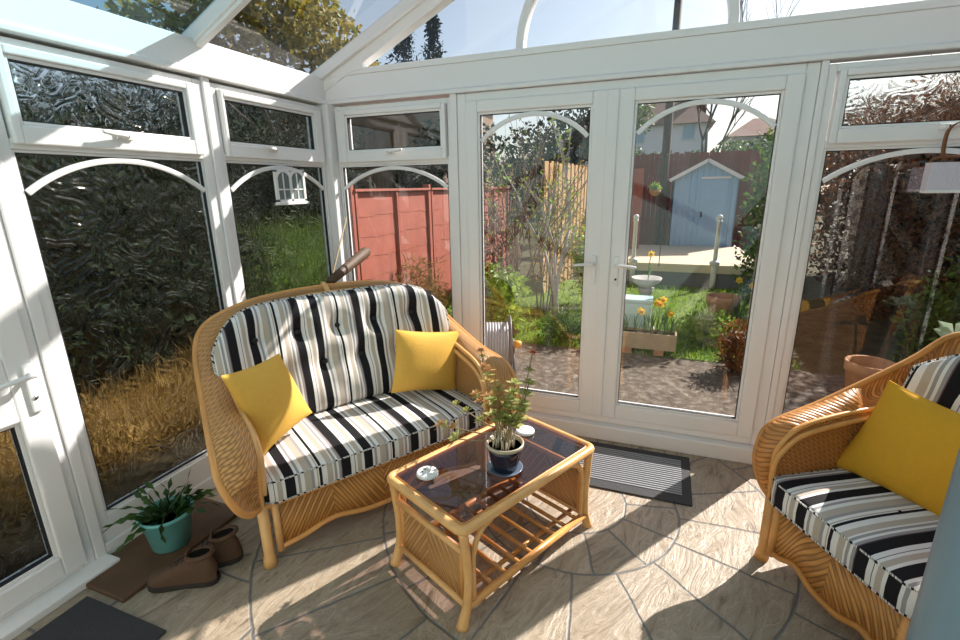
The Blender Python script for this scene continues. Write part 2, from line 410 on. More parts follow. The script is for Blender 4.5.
for k, (y0, y1) in enumerate(((-0.944, -0.07), (-1.885, -0.988), (-2.826, -1.929))):
    window('window_%d' % (5+k), 'right', y0, y1, 0.075, (y0+.05, y1-.05, 0.216, 1.756), (y0+.09, y1-.09)+VZ, 2.15,
           ['right side window next to the back corner', 'right side window behind the armchair', 'right side window nearest the house wall'][k], handle=False)

def trim(n, label, boxes, bevel=0.004):
    mb = MB()
    for b in boxes: mb.box(*b)
    return tag(mb.build('trim_%d' % n, M['upvc'], bevel=bevel), label, 'trim', kind='structure')
trim(1, 'white corner post between left and back windows', [(-0.06, 0.060, -0.069, 0.06, 0.0, EZ)])
trim(2, 'white mullion post between the two left windows', [(-0.06, 0.012, -0.987, -0.945, 0.0, EZ)])
trim(3, 'white post between the left window and the side door', [(-0.06, 0.014, -1.928, -1.886, 0.0, EZ)])
trim(4, 'white post between narrow back window and garden doors', [(0.936, 0.982, -0.014, 0.06, 0.0, EZ)])
trim(5, 'white post between garden doors and right back window', [(2.893, 2.924, -0.014, 0.06, 0.0, EZ)])
trim(6, 'white corner post at the right end of back wall', [(W-0.060, W+0.06, -0.069, 0.06, 0.0, EZ)])
trim(7, 'white posts between the right side windows', [(W-0.012, W+0.06, -0.987, -0.945, 0.0, EZ), (W-0.012, W+0.06, -1.928, -1.886, 0.0, EZ), (W-0.06, W+0.06, YN, -2.827, 0.0, EZ)])
# eaves beams
def beam(n, label, prof, f, a0, a1):
    mb = MB(); A = [f(a0, d, z) for d, z in prof]; B = [f(a1, d, z) for d, z in prof]; k = len(prof)
    mb.add(A+B, [(i, (i+1) % k, k+(i+1) % k, k+i) for i in range(k)]+[tuple(range(k))[::-1], tuple(range(k, 2*k))])
    return tag(mb.build('trim_%d' % n, M['upvc'], bevel=0.004), label, 'trim', kind='structure')
eprof = [(-0.10, EZ), (0.030, EZ), (0.030, EZ+0.022), (0.018, EZ+0.030), (0.012, 2.335), (-0.10, 2.30)]
beam(8, 'white eaves beam along the left wall top', eprof, mapper('left'), YN, 0.0)
beam(9, 'white eaves beam along the right wall top', eprof, mapper('right'), YN, 0.0)
beam(10, 'white horizontal beam over the garden doors below gable', [(-0.08, EZ), (0.030, EZ), (0.030, EZ+0.022), (0.016, EZ+0.030), (0.014, 2.335), (-0.08, 2.335)], mapper('back'), 0.0, W)
# sill and plinths under the frames
trim(11, 'white sill under the back windows and garden doors', [(0.0, 0.936, -0.035, 0.06, 0.0, 0.075), (2.924, W, -0.035, 0.06, 0.0, 0.075), (0.936, 2.924, -0.062, 0.06, 0.0, 0.098)], 0.006)
trim(12, 'white sill board under the left windows', [(-0.06, 0.010, -1.885, 0.0, 0.0, 0.075)], 0.006)
trim(13, 'white sill under the right side windows', [(W-0.03, W+0.06, -2.83, 0.0, 0.0, 0.075)], 0.006)

# garden doors (door_1 left leaf, door_2 right leaf)
fb = mapper('back')
fr = MB(); ring(fr, fb, 0.983, 2.892, 0.099, 2.164, .058, .058, .048, .048, -0.06, 0.004)
tag(fr.build('trim_14', M['upvc'], bevel=0.005), 'white outer frame around the pair of garden doors', 'trim', kind='structure')
def leafdoor(name, label, a0, a1, g, hx, cover):
    mb = MB(); ring(mb, fb, a0, a1, 0.148, 2.115, g[0]-a0-.014, a1-g[1]-.014, g[2]-.148-.014, 2.115-g[3]-.014, -0.05, 0.022)
    r = mb.build(name, M['upvc'], bevel=0.006); tag(r, label, 'door', kind='structure')
    bd = MB(); ring(bd, fb, g[0]-.014, g[1]+.014, g[2]-.014, g[3]+.014, .014, .014, .014, .014, -0.04, 0.008); bd.build('glazing_bead', M['upvc'], r, bevel=0.003)
    gk = MB(); ring(gk, fb, g[0], g[1], g[2], g[3], .003, .003, .003, .003, -0.02, 0.004); gk.build('gasket', M['gasket'], r)
    pn = MB(); pane(pn, fb, g[0], g[1], g[2], g[3], -0.004); pn.build('pane', M['glass'], r)
    arch(fb, g[0], g[1], g[3]-0.145, g[3]-0.001, 0.026, 0.0, 0.012).build('arch_bar', M['upvc'], r, bevel=0.002)
    h = MB(); mbox(h, fb, hx-0.014, hx+0.014, 0.022, 0.032, 1.02, 1.20)
    hp = h.build('handle_plate', M['upvc'], r, bevel=0.004)
    h = MB(); h.tube([fb(hx, 0.03, 1.15), fb(hx, 0.065, 1.15)], 0.009, 10)
    sg = 1 if cover else -1
    h.tube(smooth([fb(hx, 0.066, 1.15), fb(hx+sg*0.03, 0.07, 1.15), fb(hx+sg*0.08, 0.07, 1.147), fb(hx+sg*0.115, 0.062, 1.14)], 4), 0.0085, 8)
    h.build('lever', M['upvc'] if cover else M['upvc'], hp)
    if cover:
        k = MB(); k.tube([fb(hx, 0.031, 1.062), fb(hx, 0.0345, 1.062)], 0.007, 12); k.build('keyhole', M['gasket'], hp)
    return r
leafdoor('door_1', 'left leaf of the white glazed garden doors', 1.042, 1.918, (1.135, 1.805, 0.252, 2.035), 1.868, False)
d2 = leafdoor('door_2', 'right leaf of the white glazed garden doors, with lever handle and lock', 1.934, 2.833, (2.059, 2.739, 0.252, 2.035), 2.000, True)
a = MB(); mbox(a, fb, 1.900, 1.962, 0.0225, 0.034, 0.15, 2.113); a.build('meeting_cover', M['upvc'], d2, bevel=0.005)

# side door in the left wall (door_3)
fl = mapper('left')
fr = MB(); ring(fr, fl, -2.86, -1.929, 0.0, 2.15, .045, .045, .075, .05, -0.06, 0.006)
mbox(fr, fl, -2.9, -1.885, -0.06, 0.10, 0.0, 0.035)
tag(fr.build('trim_15', M['upvc'], bevel=0.005), 'white frame and step around the left side door', 'trim', kind='structure')
mb = MB(); A0, A1 = -2.82, -1.966
ring(mb, fl, A0, A1, 0.062, 2.11, .105, .085, .09, .09, -0.05, 0.026)
mbox(mb, fl, A0+.105, A1-.085, -0.05, 0.026, 0.77, 1.02)
dr = mb.build('door_3', M['upvc'], bevel=0.006); tag(dr, 'white side door at left edge with lever handle and dark lower pane', 'door', kind='structure')
for z0, z1 in ((0.152, 0.77), (1.02, 2.02)):
    bd = MB(); ring(bd, fl, A0+.105, A1-.085, z0, z1, .014, .014, .014, .014, -0.04, 0.012); bd.build('glazing_bead', M['upvc'], dr, bevel=0.003)
    gk = MB(); ring(gk, fl, A0+.119, A1-.099, z0+.014, z1-.014, .004, .004, .004, .004, -0.02, 0.006); gk.build('gasket', M['gasket'], dr)
    pn = MB(); pane(pn, fl, A0+.119, A1-.099, z0+.014, z1-.014, -0.005); pn.build('pane', M['obs1'], dr)
h = MB(); mbox(h, fl, -2.008, -1.976, 0.026, 0.038, 0.79, 0.985); hp = h.build('handle_plate', M['upvc'], dr, bevel=0.005)
h = MB(); h.tube([(0.036, -1.992, 0.945), (0.075, -1.992, 0.945)], 0.011, 10); h.tube(smooth([(0.075, -1.988, 0.946), (0.08, -2.03, 0.946), (0.08, -2.09, 0.942), (0.07, -2.12, 0.936)], 4), 0.010, 8)
h.build('lever', M['upvc'], hp)
h = MB(); h.tube([(0.037, -1.992, 0.85), (0.041, -1.992, 0.85)], 0.009, 12); h.build('keyhole', M['chrome'], hp)
o = MB().box(-0.06, 0.02, YN, -2.90, 0.0, EZ).build('wall_left', M['upvc']); tag(o, 'white panel between side door and house wall', 'wall', kind='structure')

# gable (window_8): bottom rail, raked rails, half-round mullion and rays
g = MB(); d0, d1 = -0.06, 0.02
def zr(x): return 2.335+SLOPE*min(x, W-x)
mbox(g, fb, 0.06, W-0.06, d0, d1, 2.335, 2.372)
root8 = g.build('window_8', M['upvc'], bevel=0.004); tag(root8, 'glazed white gable above the garden doors with curved bars', 'window', kind='structure')
for sgn in (1, -1):
    X = lambda x: x if sgn == 1 else W-x
    q = [(X(-.03), 2.315), (X(.330), 2.362), (X(.330), 2.43), (X(-.03), 2.345)]; gs = MB()
    gs.add([(x, -0.0265, z) for x, z in q]+[(x, 0.03, z) for x, z in q], [(0, 1, 2, 3), (7, 6, 5, 4), (0, 4, 5, 1), (1, 5, 6, 2), (2, 6, 7, 3), (3, 7, 4, 0)])
    gs.build('corner_gusset', M['upvc'], root8)
for sgn in (1, -1):
    r = MB(); x0 = 0.0 if sgn == 1 else W
    A = Vector((x0-sgn*0.10, -0.0, 2.36-0.10*SLOPE)); B = Vector((RIDGE[0], 0.0, 2.36+SLOPE*W/2)); nn = Vector((-SLOPE*sgn, 0, 1)).normalized()
    d = (B-A).normalized()
    r.obox((A+B)/2-nn*0.045+Vector((0, 0.02, 0)), d, (0, 1, 0), nn, (B-A).length/2, 0.043, 0.062)
    r.build('raked_rail', M['upvc'], root8, bevel=0.004)
rows = []
for i in range(33):
    t = PI*i/32
    rows.append([(RIDGE[0]-(0.575-k)*math.cos(t), -d, 2.365+(0.575-k)*math.sin(t)) for k, d in ((0, d0), (0, 0.012), (0.045, 0.012), (0.045, d0))])
mb = MB(); mb.grid(rows, closeu=True); mb.build('curved_mullion', M['upvc'], root8, bevel=0.003)
for t in (50, 90, 130):
    t = math.radians(t); p = Vector((RIDGE[0]-0.56*math.cos(t), 0.02, 2.365+0.56*math.sin(t))); L = 0.1
    while True:
        q = p+Vector((-math.cos(t), 0, math.sin(t)))*L
        if q.z > zr(q.x)-0.06 or L > 1: break
        L += 0.02
    MB().bar(p, q, (0, 1, 0), 0.045, 0.07).build('ray_bar', M['upvc'], root8)
pn = MB(); pn.add([(0.08, 0.02, 2.37), (W-0.08, 0.02, 2.37), (RIDGE[0], 0.02, zr(RIDGE[0])-0.04)], [(0, 1, 2)]); pn.build('pane', M['gglass'], root8)

# glazed roof (ceiling)
ce = empty('ceiling', (0, 0, 0), label='pitched glass roof with white glazing bars and partly blue tinted panes', cat='ceiling', kind='structure')
ys = [-0.03, -0.975, -1.93, -2.885, YN+0.03]
for sgn in (1, -1):
    x0 = -0.06 if sgn == 1 else W+0.06
    A0 = Vector((x0, 0, 2.335)); B0 = Vector((RIDGE[0], 0, 2.335+SLOPE*(W/2+0.06))); nn = Vector((-SLOPE*sgn, 0, 1)).normalized(); dd = (B0-A0).normalized()
    for y in ys:
        c = (A0+B0)/2+Vector((0, y, 0))
        r = MB(); r.obox(c-nn*0.012, dd, (0, 1, 0), nn, (B0-A0).length/2, 0.030, 0.035)
        if y < -0.1: r.obox(c-nn*0.055, dd, (0, 1, 0), nn, (B0-A0).length/2, 0.018, 0.010)
        r.build('glazing_bar', M['upvc'], ce, bevel=0.004)
    for ya, yb in zip(ys[:-1], ys[1:]):
        p = MB(); p.add([A0+Vector((0, ya, 0.015)), A0+Vector((0, yb, 0.015)), B0+Vector((0, yb, 0.015)), B0+Vector((0, ya, 0.015))], [(0, 1, 2, 3)]); p.build('roof_pane', M['cglass' if ya > -0.5 else 'rglass'], ce)
MB().box(RIDGE[0]-0.06, RIDGE[0]+0.06, YN, 0.0, B0.z-0.06, B0.z+0.05).build('ridge', M['upvc'], ce, bevel=0.006)

# tall pale blue vase standing in for an unidentified shape at the lower right corner
M['blue_upright'] = plain('pale_blue_finish', (0.20, 0.30, 0.37), 0.4)
VC = (2.928, -1.862)
vz = MB().lathe([(0.0005, 0.004), (0.082, 0.0), (0.090, 0.02), (0.090, 1.20), (0.093, 1.22), (0.090, 1.235), (0.082, 1.225), (0.080, 1.1), (0.078, 0.05), (0.0005, 0.04)], 40).build('floor_upright', M['blue_upright'], None, (VC[0], VC[1], 0.001)); tag(vz, 'tall pale blue cylinder vase standing in for an unidentified shape at the lower right corner', 'upright')

# ------------------------------------------------------------------ wicker sofa and armchair
RIM = [(.604, -.005, .30), (.665, -.10, .345), (.715, -.146, .427), (.751, -.113, .539), (.748, -.016, .642), (.728, .22, .70), (.69, .594, .858), (.615, .715, .958), (.438, .715, 1.033), (.235, .70, 1.066), (0, .695, 1.075)]
INN = [(.600, -.015, .30), (.600, -.028, .40), (.596, -.034, .50), (.592, -.015, .59), (.594, .06, .655), (.602, .22, .695), (.598, .46, .76), (.54, .62, .88), (.40, .65, .995), (.22, .655, 1.03), (0, .655, 1.04)]
CRIM = [(.322, -.005, .30), (.355, -.04, .37), (.380, -.054, .444), (.400, -.039, .521), (.412, .023, .61), (.418, .268, .69), (.390, .62, .86), (.37, .78, .965), (.29, .87, .985), (.15, .91, .985), (0, .915, .985)]
CINN = [(.318, -.015, .30), (.318, -.028, .40), (.314, -.034, .50), (.310, -.015, .565), (.312, .07, .635), (.320, .26, .668), (.318, .52, .70), (.300, .70, .80), (.22, .80, .93), (.12, .83, .945), (0, .835, .945)]
def wicker_seat(name, hw, O, ang, RP, IP, wb, warm, label, cat):
    root = empty(name, (O[0], O[1], 0), math.radians(ang), label=label, cat=cat)
    def side(P, s): return [Vector((s*(u+(0.035*min(1, u/0.3) if warm and s > 0 else 0)), w, z)) for u, w, z in P]      # right half, mirrored for s=-1
    rimL = side(RP, -1); rimR = side(RP, 1)
    rim = smooth(rimL+rimR[::-1][1:], 6)
    inn = smooth(side(IP, -1)+side(IP, 1)[::-1][1:], 6)
    cane = M['red_cane'] if warm else M['cane']; pale = M['cane'] if warm else M['pale_cane']
    weave = M['wickpleat'] if warm else M['wickfan']
    MB().tube(rim, 0.014, 10).build('rim_pole', cane, root)
    # rolled woven band between rim pole and inner trim
    n = len(rim); K = 8; G = []
    for i in range(n):
        tg = (rim[min(i+1, n-1)]-rim[max(i-1, 0)]).normalized(); ac = rim[i]-inn[i]
        nn = tg.cross(ac)
        if nn.length < 1e-6: nn = Vector((0, 0, 1))
        nn.normalize()
        c = Vector((0, 0.3, 0.45))
        if nn.dot((rim[i]+inn[i])/2-c) < 0: nn = -nn
        bl = 0.035*min(1, ac.length/0.12)
        G.append([inn[i].lerp(rim[i], k/K)+nn*bl*math.sin(PI*k/K) for k in range(K+1)])
    MB().grid(G).build('woven_arm_band', weave, root, solid=0.008)
    MB().tube([p+Vector((0, 0, 0.006)) for p in inn], 0.011, 8).build('inner_trim', pale, root)
    for s in (-1, 1):
        tp = [p+Vector((-s*0.012, -0.004, -0.030)) for p in smooth(side(IP[1:7], s), 6)]
        MB().tube(tp, 0.012, 8).build('arm_arch', pale, root)
    # inner woven wall (arms and back) and the outer back
    G = []
    for p in inn:
        b = Vector((p.x, max(p.y, -0.02), 0.27))
        if p.y > wb-0.05: b = Vector((p.x*0.96, wb, 0.27))
        G.append([p.lerp(b, k/6) for k in range(7)])
    MB().grid(G).build('woven_inner_wall', M['wickamb'] if warm else M['wick'], root, solid=0.006)
    G = []
    for p in rim:
        if p.y < 0.03: continue
        f_ = min(1.0, max(0.0, (p.y-0.03)/0.5))
        b = Vector((p.x*0.90, min(p.y, wb+0.07), 0.30-0.16*f_))
        G.append([p.lerp(b, k/8) for k in range(9)])
    MB().grid(G).build('woven_outer_wall', M['wickamb'] if warm else M['wick'], root, solid=0.006)
    c = rim[len(rim)//2]; c2 = inn[len(inn)//2]
    MB().tube([c+Vector((0, 0.02, 0.012)), (c+c2)/2+Vector((0, -0.0, 0.026)), c2+Vector((0, -0.016, 0.008)), c2+Vector((0, -0.02, -0.03))], 0.016, 8).build('binding', pale, root)
    # front apron
    ex = hw-0.035
    def low(u):
        q = abs(u)/ex; return 0.075+0.038*math.exp(-((q-0.55)/0.22)**2)
    us = [-ex+2*ex*i/30 for i in range(31)]
    G = [[(u, -0.004, low(u)) for u in us], [(u, -0.004, 0.5*(low(u)+0.295)) for u in us], [(u, -0.004, 0.295) for u in us]]
    MB().grid(G).build('woven_apron', M['wickdiag'], root, solid=0.008)
    MB().tube([(u, -0.010, low(u)) for u in us], 0.013, 8).build('apron_rail', cane, root)
    MB().tube([(-hw-.01, -0.010, 0.300), (hw+.01, -0.010, 0.300)], 0.014, 8).build('seat_rail', cane, root)
    for s in (-1, 1):
        MB().tube([(s*ex, -0.012, 0.06), (s*ex, -0.012, 0.30)], 0.016, 10).build('apron_post', pale, root)
        MB().tube([(s*(hw+.014), -0.004, 0.31), (s*(hw+.014), -0.004, 0.055), (s*(hw+.014), -0.004, 0.04), (s*(hw+.016), -0.006, 0.0)], [0.024, 0.022, 0.027, 0.029], 12).build('leg', pale, root)
        MB().tube([(s*(hw-.05), wb+.02, 0.29), (s*(hw-.05), wb+.03, 0.0)], 0.022, 10).build('leg', pale, root)
    MB().box(-hw+0.01, hw-0.01, 0.0, wb-0.01, 0.27, 0.30).build('seat_deck', cane, root)
    return root

def rrect(x0, x1, y0, y1, rf, rb, n=8):
    pts = []
    for cx, cy, r, a in ((x1-rb, y1-rb, rb, 0), (x0+rb, y1-rb, rb, 90), (x0+rf, y0+rf, rf, 180), (x1-rf, y0+rf, rf, 270)):
        for k in range(n+1):
            t = math.radians(a+90*k/n); pts.append((cx+r*math.cos(t), cy+r*math.sin(t)))
    return pts
def densify(pts, step=0.035):
    out = []
    for i, p in enumerate(pts):
        q = pts[(i+1) % len(pts)]; L = math.hypot(q[0]-p[0], q[1]-p[1]); n = max(1, int(L/step))
        out += [(p[0]+(q[0]-p[0])*k/n, p[1]+(q[1]-p[1])*k/n) for k in range(n)]
    return out
def seat_cushion(hw, O, ang, label, dp=0.50):
    z0, z1 = 0.318, 0.425
    ol = densify(rrect(-hw, hw, -0.05, dp, 0.05, 0.12)); cx, cy = 0, 0.23
    mb = MB(); rows = []
    def loop(sc, z, b=0.0): return [Vector((cx+(x-cx)*(sc+b/abs(hw)*0), cy+(y-cy)*sc, z)) for x, y in ol]
    levels = [(0.3, z0), (0.985, z0), (1.0, z0+0.008), (1.012, (z0+z1)/2), (1.0, z1-0.008), (0.985, z1+0.002)]
    for s in (0.93, 0.85, 0.7, 0.5, 0.3, 0.12, 0.02): levels.append((s, z1+0.002+0.020*(1-s**3)))
    for sc, z in levels: rows.append(loop(sc, z))
    # stripes run front to back: u follows x, v runs down the front
    uv = [[(p.x, p.y+p.z) for p in r] for r in rows]
    mb.grid(rows, uv, closeu=True, flip=False)
    o = mb.build('seat_cushion', M['stripe'], None, (O[0], O[1], 0), math.radians(ang)); tag(o, label, 'cushion')
    for z in (z0+0.004, z1-0.003):
        MB().tube([(cx+(x-cx)*1.004, cy+(y-cy)*1.004, z) for x, y in ol], 0.0036, 6, True, lambda q: (q[0]+q[1], q[2])).build('piping', M['stripe2'], o)
    return o
def back_cushion(hw, O, ang, label, btn,  w0=0.475, lean=0.135, cx=8, cz=0.175, H=1.055, ew=0.055):
    NS, NTt = 60, 28
    def mid(s, t):
        zt = H-cz*abs(s)**cx; u = (hw+ew)*s
        w = w0-0.19*abs(s)**3+lean*t
        z = 0.425+t*(zt-0.425)
        return Vector((u, w, z))
    def off(s, t):
        e = (max(0, 1-abs(s)**7))**0.5*(max(0, 1-abs(2*t-1)**7))**0.5
        return 0.058*e
    mb = MB(); rows = []; uv = []
    bt = btn
    for face in (0, 1):
        for j in range(NTt+1):
            t = j/NTt if face == 0 else 1-j/NTt
            row = []; uvr = []
            for i in range(NS+1):
                s = -1+2*i/NS; m = mid(s, t); th = off(s, t)
                if face == 0:
                    dent = sum(0.042*math.exp(-((m.x-b[0])**2+(m.z-b[1])**2)/0.0032) for b in bt)
                    dent += 0.006*math.sin(m.x*31+m.z*9)*math.sin(m.z*23)
                    p = m+Vector((0.15*s*0, -1, 0.25)).normalized()*(th-dent*min(1, th/0.05))
                else: p = m-Vector((0, -1, 0.25)).normalized()*th*0.8
                row.append(p); uvr.append((s*(hw+ew)*1.08, m.z))
            rows.append(row); uv.append(uvr)
    mb.grid(rows, uv, flip=False)
    o = mb.build('back_cushion', M['stripe'], None, (O[0], O[1], 0), math.radians(ang)); tag(o, label, 'cushion')
    edge = [mid(-1, j/20) for j in range(21)]+[mid(-1+2*i/40, 1) for i in range(1, 41)]+[mid(1, 1-j/20) for j in range(1, 21)]
    MB().tube(edge, 0.0055, 6, False, lambda q: (q[0]+q[2], q[1])).build('piping', M['stripe2'], o)
    for u, z in bt:
        t = min(1, max(0, (z-0.425)/0.62)); s = u/(hw+ew); m = mid(s, t)
        p = m+Vector((0, -1, 0.25)).normalized()*(off(s, t)-0.030)
        b = MB(); b.lathe([(0.0005, 0.007), (0.007, 0.0065), (0.013, 0.0035), (0.0148, 0.0), (0.013, -0.004)], 14)
        q = Vector((0, -1, 0.25)).normalized().to_track_quat('Z', 'Y').to_matrix()
        b.v = [tuple(q @ Vector(v)+p) for v in b.v]
        b.build('button', M['button'], o)
    return o
def pillow(corners, T, mat, label, name='scatter_cushion', N=22):
    TL, TR, BR, BL = (Vector(c) for c in corners); cen = (TL+TR+BR+BL)/4
    nn = (TR-TL).cross(BL-TL).normalized()
    base = Vector((cen.x, cen.y, min(c.z for c in (TL, TR, BR, BL))))
    def P(s, t, face):
        s2 = s*(1-0.07*(1-t*t)); t2 = t*(1-0.07*(1-s*s)); a, b = (s2+1)/2, (t2+1)/2
        p = TL.lerp(TR, a).lerp(BL.lerp(BR, a), b)
        h = T*((1-abs(s)**2.2)*(1-abs(t)**2.2))**0.55
        wr = 0.004*math.sin(5*s+3*t)*(1-s*s)*(1-t*t)
        return p+nn*(h+wr)*face
    mb = MB()
    ca = [-math.cos(PI*i/N) for i in range(N+1)]
    for face in (1, -1):
        mb.grid([[P(s, t, face)-base for s in ca] for t in ca], flip=(face == 1))
    o = mb.build(name, mat, None, base); tag(o, label, 'cushion')
    e = [P(s, -1, 0) for s in ca]+[P(1, t, 0) for t in ca[1:]]+[P(s, 1, 0) for s in ca[::-1][1:]]+[P(-1, t, 0) for t in ca[::-1][1:-1]]
    MB().tube([q-base for q in e], 0.003, 6, True).build('seam', mat, o)
    return o

SO, SA = (1.0521, -1.1453), 58.02
wicker_seat('wicker_sofa', 0.587, SO, SA, RIM, INN, 0.55, False, 'two seat honey wicker sofa with curved back standing in the left corner', 'sofa')
seat_cushion(0.587, SO, SA, 'long striped seat cushion lying on the wicker sofa')
bt = [(-.44, .885), (-.22, .87), (0, .865), (.22, .87), (.44, .885), (-.33, .69), (-.10, .69), (.11, .69), (.33, .69)]
back_cushion(0.587, SO, SA, 'wide striped back cushion with black buttons propped in the wicker sofa', bt)
def locw(O, ang):
    a = math.radians(ang); c, s = math.cos(a), math.sin(a)
    return lambda u, w, z: Vector((O[0]+u*c-w*s, O[1]+u*s+w*c, z))
Ls = locw(SO, SA)
pillow([Ls(-.655, .12, .875), Ls(-.378, .31, .858), Ls(-.265, .29, .525), Ls(-.545, .14, .455)], 0.075, M['yellow'], 'yellow scatter cushion tilted against the left arm of the sofa')
pillow([Ls(.255, .345, .847), Ls(.655, .295, .775), Ls(.600, .275, .412), Ls(.160, .25, .527)], 0.07, M['yellow'], 'yellow scatter cushion at the right end of the sofa')

CO, CA = (2.9396, -1.1476), -60.06
wicker_seat('wicker_armchair', 0.305, CO, CA, CRIM, CINN, 0.70, True, 'amber wicker armchair at the right edge, facing the sofa', 'armchair')
seat_cushion(0.305, CO, CA, 'striped seat cushion lying on the armchair', 0.64)
back_cushion(0.305, CO, CA, 'striped back cushion standing in the armchair, partly cut off at right', [(-.15, .82), (.15, .82), (0, .65)], 0.64, 0.14, 3, 0.13, 0.985, 0.035)
Lc = locw(CO, CA)
pillow([Lc(-.262, .385, .838), Lc(.16, .455, .80), Lc(.12, .37, .425), Lc(-.34, .285, .425)], 0.075, M['mustard'], 'mustard scatter cushion leaning in the armchair on the right')

# ------------------------------------------------------------------ coffee table
TO, TA = (1.675, -1.660), 64.4
ct = empty('coffee_table', (TO[0], TO[1], 0), math.radians(TA), label='low honey cane coffee table with smoked glass top and slatted shelf', cat='table')
X1, Y1 = 0.812, 0.472
def rloop(x0, x1, y0, y1, r, z, n=5):
    return [(x, y, z) for x, y in densify(rrect(x0, x1, y0, y1, r, r, n), 0.06)]
MB().tube(rloop(0, X1, 0, Y1, 0.03, 0.430), 0.0185, 12, True).build('top_frame', M['pale_cane'], ct)
MB().tube(rloop(0.022, X1-0.022, 0.022, Y1-0.022, 0.018, 0.437), 0.007, 8, True).build('glass_beading', M['cane'], ct)
gl = MB(); L = rloop(0.020, X1-0.020, 0.020, Y1-0.020, 0.018, 0.447); gl.add(L, [tuple(range(len(L)))]); gl.build('glass_top', M['smoke'], ct)
for cx, cy, sx in ((0.012, 0.012, -1), (X1-0.012, 0.012, 1), (0.012, Y1-0.012, -1), (X1-0.012, Y1-0.012, 1)):
    p = smooth([(cx, cy, 0.418), (cx-sx*0.012, cy, 0.32), (cx-sx*0.020, cy, 0.2), (cx-sx*0.012, cy, 0.09), (cx+sx*0.016, cy, 0.0)], 5)
    MB().tube(p, [0.018]*8+[0.0175]*8+[0.019, 0.021, 0.0225, 0.024, 0.025], 10).build('leg', M['pale_cane'], ct)
    sy = 1 if cy < 0.2 else -1
    p = smooth([(cx-sx*0.046, cy, 0.085), (cx-sx*0.046, cy, 0.24), (cx-sx*0.052, cy, 0.31), (cx-sx*0.085, cy, 0.375), (cx-sx*0.15, cy, 0.405)], 5)
    MB().tube(p, 0.011, 8).build('arch_brace', M['pale_cane'], ct)
for y in (0.012, Y1-0.012): MB().tube([(0.02, y, 0.080), (X1-0.02, y, 0.080)], 0.016, 10).build('bottom_rail', M['cane'], ct)
for x, sx in ((0.026, 1), (X1-0.026, -1)):
    for z in (0.080, 0.315): MB().tube([(x, 0.012, z), (x, Y1-0.012, z)], 0.014, 10).build('side_rail', M['pale_cane'], ct)
    for y in (0.045, Y1-0.045): MB().tube([(x+sx*0.006, y, 0.09), (x+sx*0.006, y, 0.31)], 0.009, 8).build('side_post', M['cane'], ct)
    G = [[(x+sx*0.006, 0.04+(Y1-0.08)*i/20, z) for i in range(21)] for z in (0.085, 0.16, 0.24, 0.31)]
    MB().grid(G).build('woven_side', M['wickdiag2'], ct, solid=0.006)
for y in (0.085, Y1-0.085): MB().tube([(0.03, y, 0.068), (X1-0.03, y, 0.068)], 0.010, 8).build('shelf_rail', M['red_cane'], ct)
for i in range(9):
    x = 0.085+0.64*i/8
    MB().tube([(x, 0.018, 0.085), (x, Y1-0.018, 0.085)], 0.0095, 8).build('slat', M['red_cane'], ct)
Lt = locw(TO, TA)
TZ = 0.4475
# white round discs
M['wplastic'] = plain('white_plastic', (0.85, 0.84, 0.82), 0.4)
for (tx, ty), lab in (((0.115, 0.350), 'white round disc with dark dots near the left corner of the coffee table'), ((0.675, 0.300), 'white round disc behind the potted plant on the coffee table')):
    p = Lt(tx, ty, TZ+0.0005)
    b = MB(); b.lathe([(0.040, 0), (0.046, 0.003), (0.046, 0.012), (0.043, 0.016), (0.034, 0.017), (0.0005, 0.0175)], 32)
    o = b.build('round_disc', M['wplastic'], None, p); tag(o, lab, 'disc', 'white round discs on the coffee table')
    for a, r, q in ((2.6, 0.018, 0.004), (3.5, 0.020, 0.0035), (2.1, 0.026, 0.002)):
        d = MB(); d.lathe([(q, 0.0172), (q, 0.0182), (0.0003, 0.0183)], 10, (r*math.cos(a), r*math.sin(a), 0)); d.build('dark_dot', M['gasket'], o)
# potted succulent
pp = Lt(0.375, 0.15, TZ+0.0005)
M['navy'] = plain('navy_glaze', (0.012, 0.016, 0.035), 0.08, spec=0.7)
M['rimglaze'] = plain('cream_rim_glaze', (0.50, 0.42, 0.31), 0.25, nscale=30, namt=0.2)
M['soil'] = plain('dry_soil', (0.09, 0.06, 0.04), 0.95, nscale=40, namt=0.5, bump=0.6)
M['blueglaze'] = plain('grey_blue_glaze', (0.14, 0.18, 0.25), 0.2)
o = MB().lathe([(0.045, 0), (0.064, 0.004), (0.077, 0.015), (0.072, 0.015), (0.062, 0.008), (0.0005, 0.008)], 32).build('saucer', M['blueglaze'], None, pp); tag(o, 'grey blue saucer under the navy plant pot', 'saucer')
pb = MB().lathe([(0.044, 0.0), (0.052, 0.002), (0.062, 0.04), (0.070, 0.085), (0.073, 0.104)], 32).build('potted_succulent', M['navy'], None, pp+Vector((0, 0, 0.0086))); tag(pb, 'leggy succulent in a navy glazed pot on the glass table', 'plant')
MB().lathe([(0.073, 0.104), (0.080, 0.108), (0.081, 0.120), (0.077, 0.124), (0.072, 0.120), (0.070, 0.10)], 32).build('pot_rim', M['rimglaze'], pb)
MB().lathe([(0.0005, 0.1005), (0.0695, 0.1)], 24).build('soil', M['soil'], pb)
def leafmat(name, c1, c2, rough=0.5, trans=0.35):
    t = NT(name); nf = t.noise(t.obj(), 9.0, 2); cc = t.ramp(nf, [(0.38, c1), (0.62, c2)])
    p = t.bsdf(cc, rough, spec=0.3); tl = t.n('ShaderNodeBsdfTranslucent'); t.put(tl.inputs[0], cc)
    mx = t.n('ShaderNodeMixShader'); t.put(mx.inputs[0], trans); t.t.links.new(p, mx.inputs[1]); t.t.links.new(tl.outputs[0], mx.inputs[2])
    return t.fin(mx.outputs[0])
M['suc_green'] = leafmat('succulent_green', (0.30, 0.34, 0.10), (0.52, 0.52, 0.20))
